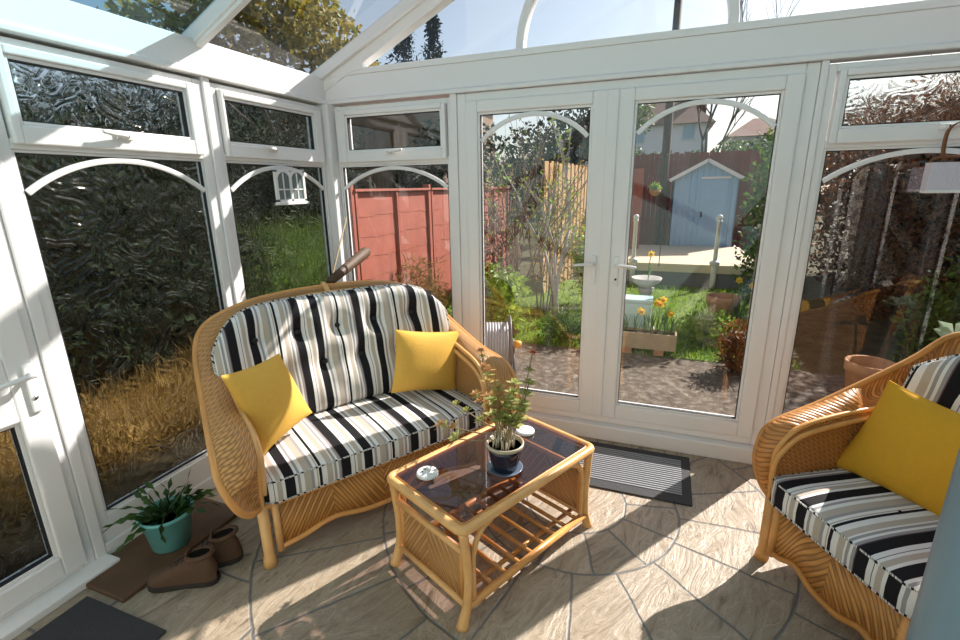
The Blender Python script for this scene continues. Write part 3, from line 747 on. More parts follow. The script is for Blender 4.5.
M['suc_red'] = leafmat('succulent_russet', (0.50, 0.26, 0.12), (0.58, 0.42, 0.16))
M['suc_tip'] = leafmat('succulent_red_tip', (0.5, 0.06, 0.04), (0.45, 0.12, 0.06))
M['suc_stem'] = plain('succulent_stem', (0.30, 0.22, 0.11), 0.7, nscale=30, namt=0.3)
def rosette(mb, c, ax, n, L):
    ax = ax.normalized(); s0 = ax.orthogonal().normalized()
    for k in range(n):
        q = Matrix.Rotation(k*2.4, 3, ax) @ s0; tilt = 0.15+0.9*(1-k/n)
        d = q*math.sin(tilt*1.35)+ax*math.cos(tilt*1.35)
        mb.leaf(c+d*0.002, d, ax, 1.2*L*(0.65+0.5*(1-k/n)), L*0.85)
base = pp+Vector((0, 0, 0.10))
tips = [((.084, -.032, .778), 'g', .030, 4), ((.104, -.019, .86), 'g', .028, 4), ((.125, -.048, 1.00), 'r', .016, 3), ((-.098, .07, .856), 'm', .030, 3), ((-.022, -.024, .832), 'm', .032, 3),
        ((.023, -.009, .772), 'g', .036, 3), ((-.323, .06, .57), 'm', .030, 2), ((-.207, -.027, .567), 'g', .042, 1), ((-.264, .102, .663), 'g', .026, 3), ((-.142, .109, .925), 'm', .022, 2),
        ((-.082, .085, .70), 'm', .030, 3), ((-.149, .058, .748), 'm', .024, 2), ((-.003, -.02, .693), 'g', .034, 2), ((.025, .055, .82), 'g', .03, 3), ((-.05, .0, .76), 'g', .034, 3), ((.05, .03, .74), 'm', .03, 3)]
gm, rm, tm = MB(), MB(), MB()
for (x, y, z), kd, L, tiers in tips:
    p = Vector((pp.x+x, pp.y+y, z)); st = base+Vector((random.uniform(-.03, .03), random.uniform(-.03, .03), 0))
    md = st.lerp(p, 0.5)+Vector((x*0.15, y*0.15, -0.02 if abs(x) > 0.15 else 0.02))
    if abs(x) > 0.15: md = st.lerp(p, 0.4)+Vector((0, 0, 0.02))
    path = smooth([st, st.lerp(md, 0.5)+Vector((0, 0, 0.03)), md, p], 5)
    MB().tube([q-pp-Vector((0, 0, .0086)) for q in path], [0.0045]*6+[0.0035]*5+[0.0028]*5, 6).build('stem', M['suc_stem'], pb)
    ax = (p-path[-4]).normalized()
    tgt = {'g': gm, 'm': rm, 'r': tm}[kd]
    for k in range(tiers):
        q = path[-1-2*k] if k < 4 else path[-7]
        rosette(tgt if k == 0 or kd != 'r' else gm, q-pp-Vector((0, 0, .0086)), ax*0.6+Vector((0, 0, 0.6)), 9, L*(1+0.1*k))
    if kd == 'm': rosette(gm, path[-2]-pp-Vector((0, 0, .0086)), ax+Vector((0, 0, .3)), 6, L*0.9)
gm.build('green_leaves', M['suc_green'], pb); rm.build('russet_leaves', M['suc_red'], pb); tm.build('red_tip', M['suc_tip'], pb)
gr = MB()
for k in range(40):
    a = random.uniform(0, 2*PI); r = random.uniform(0.0, 0.05); p = Vector((r*math.cos(a)-.01, r*math.sin(a), 0.102))
    gr.tube([p, p+Vector((random.uniform(-.012, .012), random.uniform(-.012, .012), random.uniform(.03, .075)))], 0.0035, 5)
gr.build('dry_stubs', M['rimglaze'], pb)

# ------------------------------------------------------------------ mats
M['mat'] = plain('charcoal_mat', (0.035, 0.035, 0.038), 0.8, nscale=80, namt=0.3, bump=0.3)
M['matrib'] = plain('grey_mat_ribs', (0.27, 0.28, 0.30), 0.45)
mt = MB().box(1.70, 2.504, -0.60, -0.115, 0.001, 0.010).build('door_mat', M['mat'], bevel=0.003); tag(mt, 'charcoal ribbed door mat in front of the garden doors', 'mat')
rb = MB()
for k in range(17):
    y = -0.52+0.34*k/16
    rb.box(1.75, 2.455, y-0.006, y+0.006, 0.0095, 0.0135)
rb.build('ribbed_centre', M['matrib'], mt, bevel=0.0015)
mt = MB().box(0.16, 0.62, -2.62, -2.06, 0.001, 0.014).build('door_mat', M['mat'], bevel=0.004); tag(mt, 'black mat on the floor by the left side door', 'mat')
M['brownmat'] = plain('brown_worn_slab', (0.115, 0.058, 0.028), 0.7, nscale=9, namt=0.6, bump=0.4)
mt = MB().box(0.015, 0.33, -2.03, -1.42, 0.001, 0.022).build('brown_board', M['brownmat'], bevel=0.006); tag(mt, 'worn brown board under the turquoise pot beside the left window', 'board')

# ------------------------------------------------------------------ turquoise pot with plant, boots
M['turq'] = plain('turquoise_glaze', (0.16, 0.47, 0.45), 0.35, nscale=12, namt=0.35)
M['dkleaf'] = leafmat('dark_strap_leaf', (0.02, 0.055, 0.012), (0.06, 0.13, 0.03), 0.35, 0.15)
tp = Vector((0.215, -1.725, 0.0225)); KP = 1.16
po = MB().lathe([(0.062, 0), (0.068, 0.003), (0.090, 0.135), (0.098, 0.138), (0.099, 0.150), (0.092, 0.152), (0.086, 0.135), (0.08, 0.12)], 28).build('potted_cactus', M['turq'], None, tp); po.scale = (KP, KP, KP); tag(po, 'turquoise pot of dark flat leaved plant beside the brown boots', 'plant')
MB().lathe([(0.0005, 0.125), (0.084, 0.125)], 20).build('soil', M['soil'], po)
lf = MB()
for k in range(44):
    a = random.uniform(0, 2*PI); el = random.uniform(0.25, 1.15); r0 = random.uniform(0, 0.05)
    p = Vector((r0*math.cos(a), r0*math.sin(a), 0.128)); d = Vector((math.cos(a)*math.cos(el), math.sin(a)*math.cos(el), math.sin(el)))
    for sg in range(random.choice((2, 3, 3, 4))):
        lf.leaf(p, d, rdir(), 0.052, 0.024); p = p+d*0.047; d = (d+Vector((0, 0, -0.30))+rv(0.25)).normalized()
lf.build('flat_leaves', M['dkleaf'], po)

M['leather'] = plain('brown_suede', (0.095, 0.048, 0.025), 0.8, nscale=25, namt=0.3, bump=0.3)
M['sole'] = plain('dark_rubber_sole', (0.03, 0.022, 0.018), 0.8)
M['inside'] = plain('boot_lining', (0.012, 0.010, 0.009), 0.95, spec=0.05)
def boot(loc, rz, label, sg):
    root = empty('ankle_boot', loc, rz, label=label, cat='boot', group='pair of brown boots')
    # x runs heel (0) to toe (0.28)
    xs = [-0.005, 0.01, 0.04, 0.08, 0.12, 0.16, 0.20, 0.24, 0.265, 0.282]
    hwd = [0.012, 0.030, 0.036, 0.037, 0.038, 0.043, 0.048, 0.045, 0.032, 0.010]
    top = [0.055, 0.135, 0.140, 0.138, 0.128, 0.098, 0.078, 0.066, 0.052, 0.034]
    G = []
    for x, h, t in zip(xs, hwd, top):
        row = []
        for k in range(15):
            a = PI*k/14; yy = h*math.cos(a); e = math.sin(a)**0.55
            zz = 0.020+(t-0.020)*e
            row.append((x, yy+sg*0.012*max(0, (x-0.1))/0.18, zz))
        G.append(row)
    MB().grid(G).build('upper', M['leather'], root, sub=1)
    c = [(0.055+0.052*math.cos(2*PI*k/20), 0.036*math.sin(2*PI*k/20), 0.139-0.008*math.cos(2*PI*k/20)) for k in range(20)]
    MB().tube(c, 0.010, 8, True).build('padded_collar', M['leather'], root)
    MB().add(c, [tuple(range(20))]).build('lining', M['inside'], root, loc=(0, 0, 0.003))
    out = []
    for x, h in zip(xs, hwd): out.append((x, h+0.004+sg*0.012*max(0, (x-0.1))/0.18))
    out2 = [(x, -h-0.004+sg*0.012*max(0, (x-0.1))/0.18) for x, h in zip(xs, hwd)]
    poly = out+out2[::-1]
    s = MB(); n = len(poly); s.add([(x, y, 0) for x, y in poly]+[(x, y, 0.022) for x, y in poly], [(i, (i+1) % n, n+(i+1) % n, n+i) for i in range(n)]+[tuple(range(n))[::-1], tuple(range(n, 2*n))])
    s.build('sole', M['sole'], root, bevel=0.003)
    l = MB()
    for k in range(4):
        x = 0.115+0.022*k; z = 0.131-0.0135*k-0.003*k
        l.tube([(x, -0.026, z-0.010), (x+0.004, 0, z+0.004), (x+0.008, 0.026, z-0.010)], 0.003, 6)
    l.build('laces', M['sole'], root)
    tg = MB(); tg.grid([[(0.10+0.0*j, -0.02+0.04*i/4, 0.138+0.012*j) for i in range(5)] for j in range(3)]); tg.build('tongue', M['leather'], root, solid=0.006)
boot((0.590, -1.805, 0.001), math.radians(203), 'brown suede boot nearest the viewer, toe pointing left', 1)
boot((0.575, -1.665, 0.001), math.radians(222), 'brown suede boot behind its pair, next to the turquoise pot', -1)

# ------------------------------------------------------------------ hanging things, sticks
mw = empty('window_ornament', (0.045, -0.485, 1.52), label='small white double arched window ornament hanging in the left window', cat='ornament')
fr = MB()
fr.box(-0.008, 0.008, -0.128, -0.110, 0.02, 0.205); fr.box(-0.008, 0.008, 0.110, 0.128, 0.02, 0.205); fr.box(-0.008, 0.008, -0.009, 0.009, 0.02, 0.205)
fr.box(-0.008, 0.008, -0.128, 0.128, 0.195, 0.212); fr.box(-0.008, 0.008, -0.128, 0.128, 0.015, 0.032)
for c in (-0.0595, 0.0595):
    fr.box(-0.005, 0.005, c-0.004, c+0.004, 0.03, 0.19); fr.box(-0.005, 0.005, c-0.05, c+0.05, 0.088, 0.096)
    R = 0.051; arcp = [(math.cos(PI*i/12), math.sin(PI*i/12)) for i in range(13)]
    for i in range(12):
        (x0, z0), (x1, z1) = arcp[i], arcp[i+1]
        pts = [(0.006, c+R*x0, 0.143+R*z0), (0.006, c+R*x1, 0.143+R*z1), (0.006, c+R*x1, 0.197), (0.006, c+R*x0, 0.197)]
        fr.add(pts, [(0, 1, 2, 3)]); fr.add([(-q[0], q[1], q[2]) for q in pts], [(3, 2, 1, 0)])
fr.build('frame', M['upvc'], mw)
MB().box(-0.012, 0.022, -0.135, 0.135, 0.0, 0.016).build('sill', M['upvc'], mw, bevel=0.003)
pn = MB(); pn.box(-0.001, 0.001, -0.112, 0.112, 0.03, 0.197); pn.build('pane', M['smoke2'] if 'smoke2' in M else plain('grey_green_glazing', (0.16, 0.20, 0.20), 0.2), mw)
hk = MB(); hk.tube([(0, -0.05, 0.212), (-0.012, -0.0, 0.262), (0, 0.05, 0.212)], 0.0016, 6); hk.build('hanging_cord', M['upvc'], mw)

M['strap'] = plain('brown_leather_strap', (0.20, 0.07, 0.025), 0.5)
M['lilac'] = plain('white_ribbed_lamp', (0.70, 0.66, 0.74), 0.45)
ln = empty('hanging_lantern', (3.452, -0.075, 1.55), label='white ribbed lantern on a brown strap hanging in the right window', cat='lantern')
b = MB()
for i in range(19):
    x = -0.088+0.176*i/18; b.box(x-0.0035, x+0.0035, -0.030, 0.030, 0.012, 0.135)
b.box(-0.084, 0.084, -0.027, 0.027, 0.012, 0.133); b.build('ribbed_body', M['lilac'], ln)
MB().box(-0.092, 0.092, -0.033, 0.033, 0.0, 0.014).build('base_tray', M['wplastic'], ln, bevel=0.004)
MB().tube(smooth([(-0.085, 0, 0.133), (-0.083, 0, 0.148), (-0.05, 0, 0.158), (0.05, 0, 0.158), (0.083, 0, 0.148), (0.085, 0, 0.133)], 4), 0.006, 8).build('top_handle', M['strap'], ln)
s = MB(); pth = smooth([(-0.045, 0.0, 0.158), (-0.052, -0.004, 0.20), (-0.048, -0.004, 0.27), (-0.01, -0.004, 0.305), (0.03, 0.0, 0.30)], 5)
s.grid([[p+Vector((-0.008, 0, 0)), p+Vector((0.008, 0, 0.004))] for p in pth]); s.build('strap', M['strap'], ln, solid=0.003)

M['darkwood'] = plain('dark_brown_wood', (0.085, 0.045, 0.022), 0.6, nscale=12, namt=0.35)
pA, pB = Ls(.06, .715, 1.105), Vector((0.285, -0.06, 1.185)); dAB = pB-pA
o = MB().tube([dAB*-0.03, dAB*0.3, dAB*0.7, dAB*0.93, dAB*0.985, dAB], [0.024, 0.030, 0.036, 0.037, 0.026, 0.008], 14).build('wooden_club', M['darkwood'], None, pA); tag(o, 'thick dark wooden stick with rounded end resting on the sofa back', 'stick')
st = MB().tube([(0, 0, 0), (-0.02, 0.45, 0.735), (-0.034, 0.86, 1.42)], [0.008, 0.007, 0.005], 8).build('thin_cane', M['suc_stem'], None, (0.2, -0.965, 0.002)); tag(st, 'thin cane leaning in the corner beside the corner post', 'cane')

# pale leaved sprig behind the armchair
M['paleleaf'] = leafmat('pale_leaf', (0.42, 0.55, 0.36), (0.62, 0.70, 0.52), 0.4, 0.3)
M['terra'] = plain('terracotta', (0.50, 0.25, 0.12), 0.85, nscale=14, namt=0.3)
sp = MB().lathe([(0.06, 0), (0.085, 0.14), (0.095, 0.145), (0.095, 0.165), (0.085, 0.165), (0.08, 0.14), (0.0005, 0.13)], 24).build('potted_sprig', M['terra'], None, (3.60, -0.20, 0.001)); tag(sp, 'tall pale leaved sprig rising behind the armchair back', 'plant')
MB().tube(smooth([(0, 0, 0.13), (0.01, 0.0, 0.5), (-0.05, -0.05, 0.83), (-0.085, -0.075, 0.93)], 6), 0.004, 6).build('stem', M['suc_green'], sp)
lv = MB(); c = Vector((-0.085, -0.075, 0.93))
for d in ((-.7, .2, .75), (.35, .1, .55), (.9, .2, .3), (-.6, -.1, .2)): lv.leaf(c, Vector(d), Vector((0.3, -1, 0.4)), 0.085, 0.062)
lv.build('pale_leaves', M['paleleaf'], sp)
# ------------------------------------------------------------------ garden
GZ = -0.20
def gravel(name, c1, c2, sc, c3=None):
    t = NT(name); P = t.pos(); n1 = t.noise(P, sc, 6, 0.3, 0.65); n2 = t.noise(P, sc*0.12, 3)
    c = t.ramp(n1, [(0.3, c1), (0.5, c2), (0.68, c3 or tuple(min(1, x*1.6) for x in c2))])
    c = t.mix(t.f('MULTIPLY', n2, 0.5), c, c1)
    return t.fin(t.bsdf(c, 0.9, t.bump(n1, 0.6, 0.03), spec=0.2))
M['patio'] = gravel('weathered_patio', (0.06, 0.045, 0.034), (0.135, 0.105, 0.08), 14, (0.30, 0.26, 0.21))
M['lawn'] = gravel('lawn_base', (0.045, 0.09, 0.010), (0.12, 0.20, 0.025), 20, (0.22, 0.28, 0.05))
M['earth'] = gravel('garden_earth', (0.03, 0.03, 0.015), (0.07, 0.065, 0.03), 5)
def st(name, mb, mat, label, cat, **k):
    return tag(mb.build(name, mat, **k), label, cat, kind='structure')
st('ground', MB().box(-60, 60, -20, 90, GZ-0.3, GZ-0.02), M['earth'], 'earth of the gardens around the conservatory', 'ground')
st('patio', MB().box(-0.6, 4.9, 0.06, 2.32, GZ-0.02, GZ), M['patio'], 'weathered brown patio paving outside the garden doors', 'patio')
st('lawn', MB().box(-0.95, 3.55, 2.32, 6.45, GZ-0.02, GZ+0.005), M['lawn'], 'green lawn between the patio and the decking', 'lawn')
def leaves(n, sampler, L, Wd, mb=None, droop=0.0, upb=0.0):
    mb = mb or MB()
    for _ in range(n):
        p = sampler(); d = rdir(); d.z = d.z*(1-abs(upb))+upb-droop
        k = random.uniform(0.7, 1.35)
        mb.leaf(p, d, rdir(), L*k, Wd*k)
    return mb
def ell(c, r, shell=0.55):
    c = Vector(c)
    def f():
        d = rdir(); q = random.uniform(shell, 1.0)
        return c+Vector((d.x*r[0]*q, d.y*r[1]*q, d.z*r[2]*q))
    return f
def boxs(x0, x1, y0, y1, z0, z1, am=1.0):
    def f():
        x = random.uniform(x0, x1); y = random.uniform(y0, y1)
        top = z1+am*(0.18*math.sin(y*2.1+x)+0.10*math.sin(y*5.3))
        return Vector((x, y, random.uniform(z0, top)))
    return f
def blades(n, sampler, h, wd):
    mb = MB()
    for _ in range(n):
        p = sampler(); d = Vector((random.uniform(-.5, .5), random.uniform(-.5, .5), 1)).normalized(); k = random.uniform(0.6, 1.3)
        mb.leaf(p, d, rdir(), h*k, wd)
    return mb
M['grass'] = leafmat('grass_blade', (0.13, 0.26, 0.02), (0.30, 0.42, 0.05), 0.6, 0.4)
M['straw'] = leafmat('dry_straw', (0.22, 0.13, 0.035), (0.36, 0.23, 0.075), 0.8, 0.3)
M['dull'] = leafmat('dull_grass_blade', (0.05, 0.085, 0.018), (0.12, 0.155, 0.04), 0.7, 0.3)
M['ever'] = leafmat('evergreen_leaf', (0.008, 0.016, 0.006), (0.02, 0.035, 0.010), 0.85, 0.1)
M['bushl'] = leafmat('mid_green_leaf', (0.04, 0.09, 0.012), (0.13, 0.20, 0.03), 0.45, 0.35)
M['bright'] = leafmat('fresh_green_leaf', (0.14, 0.26, 0.02), (0.34, 0.46, 0.06), 0.45, 0.4)
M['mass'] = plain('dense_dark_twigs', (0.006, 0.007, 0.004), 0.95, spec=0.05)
M['gold'] = leafmat('olive_gold_leaf', (0.16, 0.17, 0.03), (0.44, 0.32, 0.06), 0.5, 0.4)
M['rust'] = leafmat('rusty_leaf', (0.05, 0.018, 0.009), (0.20, 0.08, 0.026), 0.5, 0.4)
M['berry'] = plain('red_berry', (0.45, 0.02, 0.02), 0.25)
M['bark'] = plain('grey_brown_bark', (0.13, 0.09, 0.065), 0.85, nscale=20, namt=0.4, bump=0.4)
M['twig'] = plain('reddish_twig', (0.16, 0.075, 0.05), 0.7, nscale=20, namt=0.4)
M['pale_bark'] = plain('silvery_bark', (0.42, 0.38, 0.36), 0.7, nscale=16, namt=0.35)
o = blades(5200, lambda: Vector((random.uniform(0.2, 3.6), 2.33+3.9*random.random()**1.5, GZ)), 0.075, 0.016).build('lawn_grass', M['grass'])
tag(o, 'short sunlit grass growing on the lawn beyond the patio', 'grass', kind='stuff')

# bank, straw and hedges to the left of the room
G = [[(-0.35-2.9*i/14, -3.6+7.2*j/20 if True else 0, GZ+1.45*(i/14)**1.3*(0.30+0.70*max(0, min(1, (-3.6+7.2*j/20+0.3)/1.3)))) for j in range(21)] for i in range(15)]
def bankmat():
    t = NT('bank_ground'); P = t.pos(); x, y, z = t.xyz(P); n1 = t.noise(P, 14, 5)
    g = t.ramp(n1, [(0.35, (0.045, 0.09, 0.010)), (0.65, (0.14, 0.22, 0.03))]); e = t.ramp(n1, [(0.35, (0.008, 0.007, 0.004)), (0.65, (0.035, 0.026, 0.014))])  # near end painted almost black to imitate the shadow beside the wall
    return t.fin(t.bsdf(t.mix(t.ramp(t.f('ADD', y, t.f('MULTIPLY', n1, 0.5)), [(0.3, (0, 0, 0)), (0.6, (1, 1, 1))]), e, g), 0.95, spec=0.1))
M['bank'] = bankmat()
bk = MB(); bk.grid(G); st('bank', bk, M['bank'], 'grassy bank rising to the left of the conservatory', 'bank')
def bank(x, y):
    i = (-0.35-x)/2.9; return GZ+1.45*max(0, i)**1.3*(0.30+0.70*max(0, min(1, (y+0.3)/1.3)))
def onbank(x0, x1, y0, y1):
    def f():
        x = random.uniform(x0, x1); y = random.uniform(y0, y1); return Vector((x, y, bank(x, y)))
    return f
o = blades(5200, onbank(-3.2, -0.6, 0.25, 3.4), 0.22, 0.022).build('long_grass', M['dull']); tag(o, 'long green grass on the bank outside the second left window', 'grass', kind='stuff')
o = blades(4200, onbank(-1.75, -1.0, -2.6, 0.35), 0.26, 0.020).build('dry_grass', M['straw']); tag(o, 'band of dry golden grass outside the first left window', 'grass', kind='stuff')
def hedge(name, label, samp, n, mat, L, Wd, twigs=0, tbox=None, cat='hedge', berries=0, core=None, mass=None):
    r = empty(name, core or (0, 0, 0), label=label, cat=cat); off = Vector(core or (0, 0, 0))
    mb = leaves(n, lambda: samp()-off, L, Wd); mb.build('foliage', mat, r)
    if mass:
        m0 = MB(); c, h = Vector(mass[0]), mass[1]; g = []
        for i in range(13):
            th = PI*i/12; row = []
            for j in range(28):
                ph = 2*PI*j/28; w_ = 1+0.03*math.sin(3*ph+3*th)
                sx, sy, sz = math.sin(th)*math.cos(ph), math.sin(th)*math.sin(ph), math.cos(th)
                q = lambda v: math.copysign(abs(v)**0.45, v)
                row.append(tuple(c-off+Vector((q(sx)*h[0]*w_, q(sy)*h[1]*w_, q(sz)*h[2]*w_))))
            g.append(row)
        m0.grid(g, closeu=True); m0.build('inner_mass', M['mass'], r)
    if twigs:
        tm = MB()
        for _ in range(twigs):
            p = samp()-off; d = rdir(); d.z = abs(d.z)*0.8; q = p+d*random.uniform(0.25, 0.7)
            tm.tube([p, p.lerp(q, 0.5)+rv(0.03), q], [0.006, 0.005, 0.003], 4)
        tag(tm.build('twigs', M['twig'], r), kind='stuff')
    if berries:
        bm_ = MB()
        for _ in range(berries):
            p = samp()-off; bm_.lathe([(0.0004, -0.012), (0.010, -0.006), (0.012, 0), (0.010, 0.006), (0.0004, 0.012)], 5, tuple(p))
        tag(bm_.build('berries', M['berry'], r), kind='stuff')
    return r
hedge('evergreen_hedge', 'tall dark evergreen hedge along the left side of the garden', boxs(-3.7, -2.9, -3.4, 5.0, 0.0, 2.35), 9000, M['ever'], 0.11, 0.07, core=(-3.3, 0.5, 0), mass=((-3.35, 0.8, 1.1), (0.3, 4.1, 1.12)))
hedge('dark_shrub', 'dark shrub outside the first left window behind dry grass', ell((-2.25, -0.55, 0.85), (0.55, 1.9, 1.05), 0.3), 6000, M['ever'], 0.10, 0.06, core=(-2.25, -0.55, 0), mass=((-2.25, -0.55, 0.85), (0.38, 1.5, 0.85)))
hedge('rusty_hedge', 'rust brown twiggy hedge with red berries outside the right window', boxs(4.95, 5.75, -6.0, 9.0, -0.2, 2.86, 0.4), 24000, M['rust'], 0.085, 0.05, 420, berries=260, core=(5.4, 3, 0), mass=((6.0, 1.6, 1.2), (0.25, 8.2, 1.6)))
def trunk(mb, p, d, L, r, depth, spread=0.5, up=0.15):
    pts = [p]; q = p; dd = d.normalized()
    for k in range(4):
        dd = (dd+rv(0.12)+Vector((0, 0, up*0.3))).normalized(); q = q+dd*L/4; pts.append(q)
    mb.tube(pts, [r*(1-0.4*k/4) for k in range(5)], 5)
    if depth > 0:
        for k in range(random.choice((2, 3, 3))):
            i = random.choice((2, 3, 4)); nd = (dd+rdir()*spread+Vector((0, 0, up))).normalized()
            trunk(mb, pts[i], nd, L*random.uniform(0.55, 0.8), r*0.55, depth-1, spread, up)
def bare(name, label, x, y, stems, L, r, depth, mat, lean=0.15, leafm=None, nl=0, ll=0.05, cat='shrub', z=GZ):
    rt = empty(name, (x, y, z), label=label, cat=cat); mb = MB()
    for _ in range(stems):
        trunk(mb, Vector((random.uniform(-.12, .12), random.uniform(-.12, .12), 0)), Vector((random.uniform(-lean, lean), random.uniform(-lean, lean), 1)), L*random.uniform(0.8, 1.1), r, depth)
    mb.build('branches', M[mat], rt)
    if leafm:
        vs = mb.v; lm = MB()
        for _ in range(nl):
            p = Vector(random.choice(vs))
            if p.z > 0.3: lm.leaf(p, rdir(), rdir(), ll*random.uniform(.6, 1.3), ll*0.55)
        lm.build('leaves', M[leafm], rt)
    return rt
bare('bare_shrub', 'tall bare branched shrub seen in the left door pane', 0.52, 2.55, 7, 1.15, 0.016, 3, 'twig', 0.22, 'bright', 260, 0.05)
bare('bare_shrub', 'thin leafless shrub in front of the tan fence', 0.66, 3.9, 5, 1.2, 0.014, 3, 'bark', 0.2, 'gold', 260, 0.05)
bare('climbing_plant', 'pale stemmed climber with small leaves in the middle of left door view', 0.95, 3.2, 3, 1.25, 0.03, 2, 'pale_bark', 0.06, 'bright', 320, 0.05)
def bush(name, label, c, r, n, mat, L, Wd, cat='shrub', shell=0.35, z=GZ):
    rt = empty(name, (c[0], c[1], z), label=label, cat=cat); off = Vector((c[0], c[1], z))
    s = ell(c, r, shell); leaves(n, lambda: s()-off, L, Wd).build('foliage', M[mat], rt)
    tm = MB()
    for _ in range(6):
        q = s()-off; tm.tube([(random.uniform(-.05, .05), random.uniform(-.05, .05), 0), q*0.5+rv(0.04), q], [0.012, 0.009, 0.004], 5)
    tm.build('stems', M['bark'], rt); return rt
bush('leafy_shrub', 'bright green leafy shrub low in the left door pane by the hose reel', (0.58, 2.0, 0.42), (0.33, 0.3, 0.42), 900, 'bright', 0.09, 0.05)
bush('leafy_shrub', 'yellow green shrub against the tan fence in the left door pane', (1.28, 4.6, 0.5), (0.42, 0.4, 0.62), 1100, 'bright', 0.08, 0.04)
bush('leafy_shrub', 'small grassy clump at the edge of patio and lawn in the left door pane', (1.22, 2.55, -0.02), (0.34, 0.25, 0.2), 700, 'bushl', 0.09, 0.02)
bush('leafy_shrub', 'low bright green clump on the lawn in the right door pane', (2.82, 3.05, -0.02), (0.36, 0.3, 0.22), 1000, 'bright', 0.06, 0.035)
bush('climbing_shrub', 'tall leafy climber along the right edge of the right door pane', (3.62, 4.6, 1.05), (0.45, 0.55, 1.35), 2600, 'bushl', 0.085, 0.05)
bush('dark_bush', 'dark green bushy conifer beyond the terracotta pot at far right', (4.72, 2.25, 0.35), (0.45, 0.45, 0.65), 2600, 'bushl', 0.06, 0.03)
bush('dried_plant', 'dry russet plant at the lower right of the right door pane', (3.02, 2.10, 0.02), (0.2, 0.2, 0.3), 700, 'rust', 0.10, 0.02)
bush('wispy_shrub', 'wispy straw coloured plant in front of the red fence', (-0.42, 2.05, 0.35), (0.33, 0.3, 0.55), 900, 'straw', 0.13, 0.012)

bush('olive_shrub', 'sparse olive shrub in front of the tan fence end', (0.72, 4.35, 0.85), (0.5, 0.45, 0.95), 900, 'gold', 0.075, 0.035)
bush('rusty_shrub', 'sparse russet shrub against the far red fence', (-0.1, 3.6, 0.75), (0.5, 0.6, 0.95), 1100, 'rust', 0.075, 0.03)
# fences
M['redfence'] = plain('red_brown_fence_stain', (0.34, 0.095, 0.062), 0.75, nscale=5, namt=0.3, bump=0.2)
M['darkred'] = plain('dark_red_fence_stain', (0.24, 0.035, 0.025), 0.75, nscale=5, namt=0.3)
M['tan'] = plain('tan_larch_boards', (0.48, 0.29, 0.13), 0.75, nscale=6, namt=0.3)
rfz = empty('lap_fence', (-1.0, 1.6, GZ), label='red brown waney lap fence along the left side of the garden', cat='fence')
def lap_panel(y, L):
    b = MB(); H = 1.78; n = 7
    for k in range(n):
        z0 = 0.05+k*(H-0.08)/n; z1 = z0+(H-0.08)/n+0.02; g = []
        for j in range(41):
            yy = L*j/40; wv = 0.008*math.sin(yy*4.1+k*1.7)+0.006*math.sin(yy*13+k*2.3)+0.004*math.sin(yy*29+k)
            g.append([(0.011, y+yy, z0+wv), (0.0065, y+yy, z1)])
        b.grid(g)
    b.sm = [False]*len(b.sm)
    r = b.build('fence_panel', M['redfence'], rfz, solid=0.009)
    for yy in (0.03, L/2, L-0.03): MB().box(0.012, 0.050, y+yy-0.022, y+yy+0.022, 0.02, H).build('batten', M['redfence'], r, bevel=0.004)
    MB().box(-0.02, 0.065, y, y+L, H, H+0.03).build('cap_rail', M['redfence'], r, bevel=0.004)
for k in range(3): lap_panel(1.87*k, 1.83)
for k in range(3): MB().box(-0.06, 0.04, -0.055+1.87*k, 1.87*k, 0, 1.86).build('fence_post', M['redfence'], rfz, bevel=0.004)
def board_fence(name, label, A, B, z0, z1, mat, n, w=0.9):
    A, B = Vector((A[0], A[1], 0)), Vector((B[0], B[1], 0)); d = (B-A).normalized(); nn = Vector((-d.y, d.x, 0)); L = (B-A).length
    r = empty(name, (A.x, A.y, z0), label=label, cat='fence'); m1 = MB()
    for k in range(n):
        c = d*(L*(k+0.5)/n)+nn*(0.008 if k % 2 else -0.008); h = z1-z0+0.02*math.sin(k*2.7)
        m1.obox(c+Vector((0, 0, h/2)), d, nn, (0, 0, 1), L/n*0.5*w+0.004, 0.009, h/2)
    m1.build('boards', M[mat], r)
    for z in (0.35, z1-z0-0.3):
        m2 = MB(); m2.obox(d*L/2+nn*0.035+Vector((0, 0, z)), d, nn, (0, 0, 1), L/2, 0.02, 0.04); m2.build('rail', M[mat], r)
    return r
board_fence('board_fence', 'tan vertical board fence lit by sun in the left door pane', (0.33, 5.0), (0.66, 8.3), GZ, 2.0, 'tan', 26, 0.94)
board_fence('board_fence', 'dark red board fence behind the blue shed', (0.2, 11.6), (4.4, 11.6), -0.1, 2.42, 'darkred', 34)
board_fence('board_fence', 'red brown board fence end behind the arch in the left door pane', (0.75, 8.4), (1.7, 8.6), GZ, 1.95, 'redfence', 9)

# blue shed, decking, posts
M['shed'] = plain('faded_blue_shed_paint', (0.30, 0.50, 0.74), 0.6, nscale=7, namt=0.1)
M['white'] = plain('white_painted_wood', (0.82, 0.82, 0.82), 0.5)
M['deckw'] = plain('pale_deck_boards', (0.62, 0.50, 0.36), 0.7, nscale=8, namt=0.2)
M['felt'] = plain('grey_roof_felt', (0.18, 0.18, 0.19), 0.9)
sh = empty('garden_shed', (3.02, 9.5, 0.12), label='pale blue wooden shed with white trimmed gable beyond the lawn', cat='shed')
w_ = MB(); hwS = 0.68; ez = 1.62; az = 1.98
for k in range(11):
    x0 = -hwS+2*hwS*k/11; x1 = x0+2*hwS/11-0.006
    za, zb = az-(az-ez)*abs(x0)/hwS, az-(az-ez)*abs(x1)/hwS
    w_.add([(x0, 0, 0), (x1, 0, 0), (x1, 0, zb), (x0, 0, za), (x0, 0.02, 0), (x1, 0.02, 0), (x1, 0.02, zb), (x0, 0.02, za)], [(0,1,2,3), (4,7,6,5), (0,4,5,1), (1,5,6,2), (2,6,7,3), (3,7,4,0)])
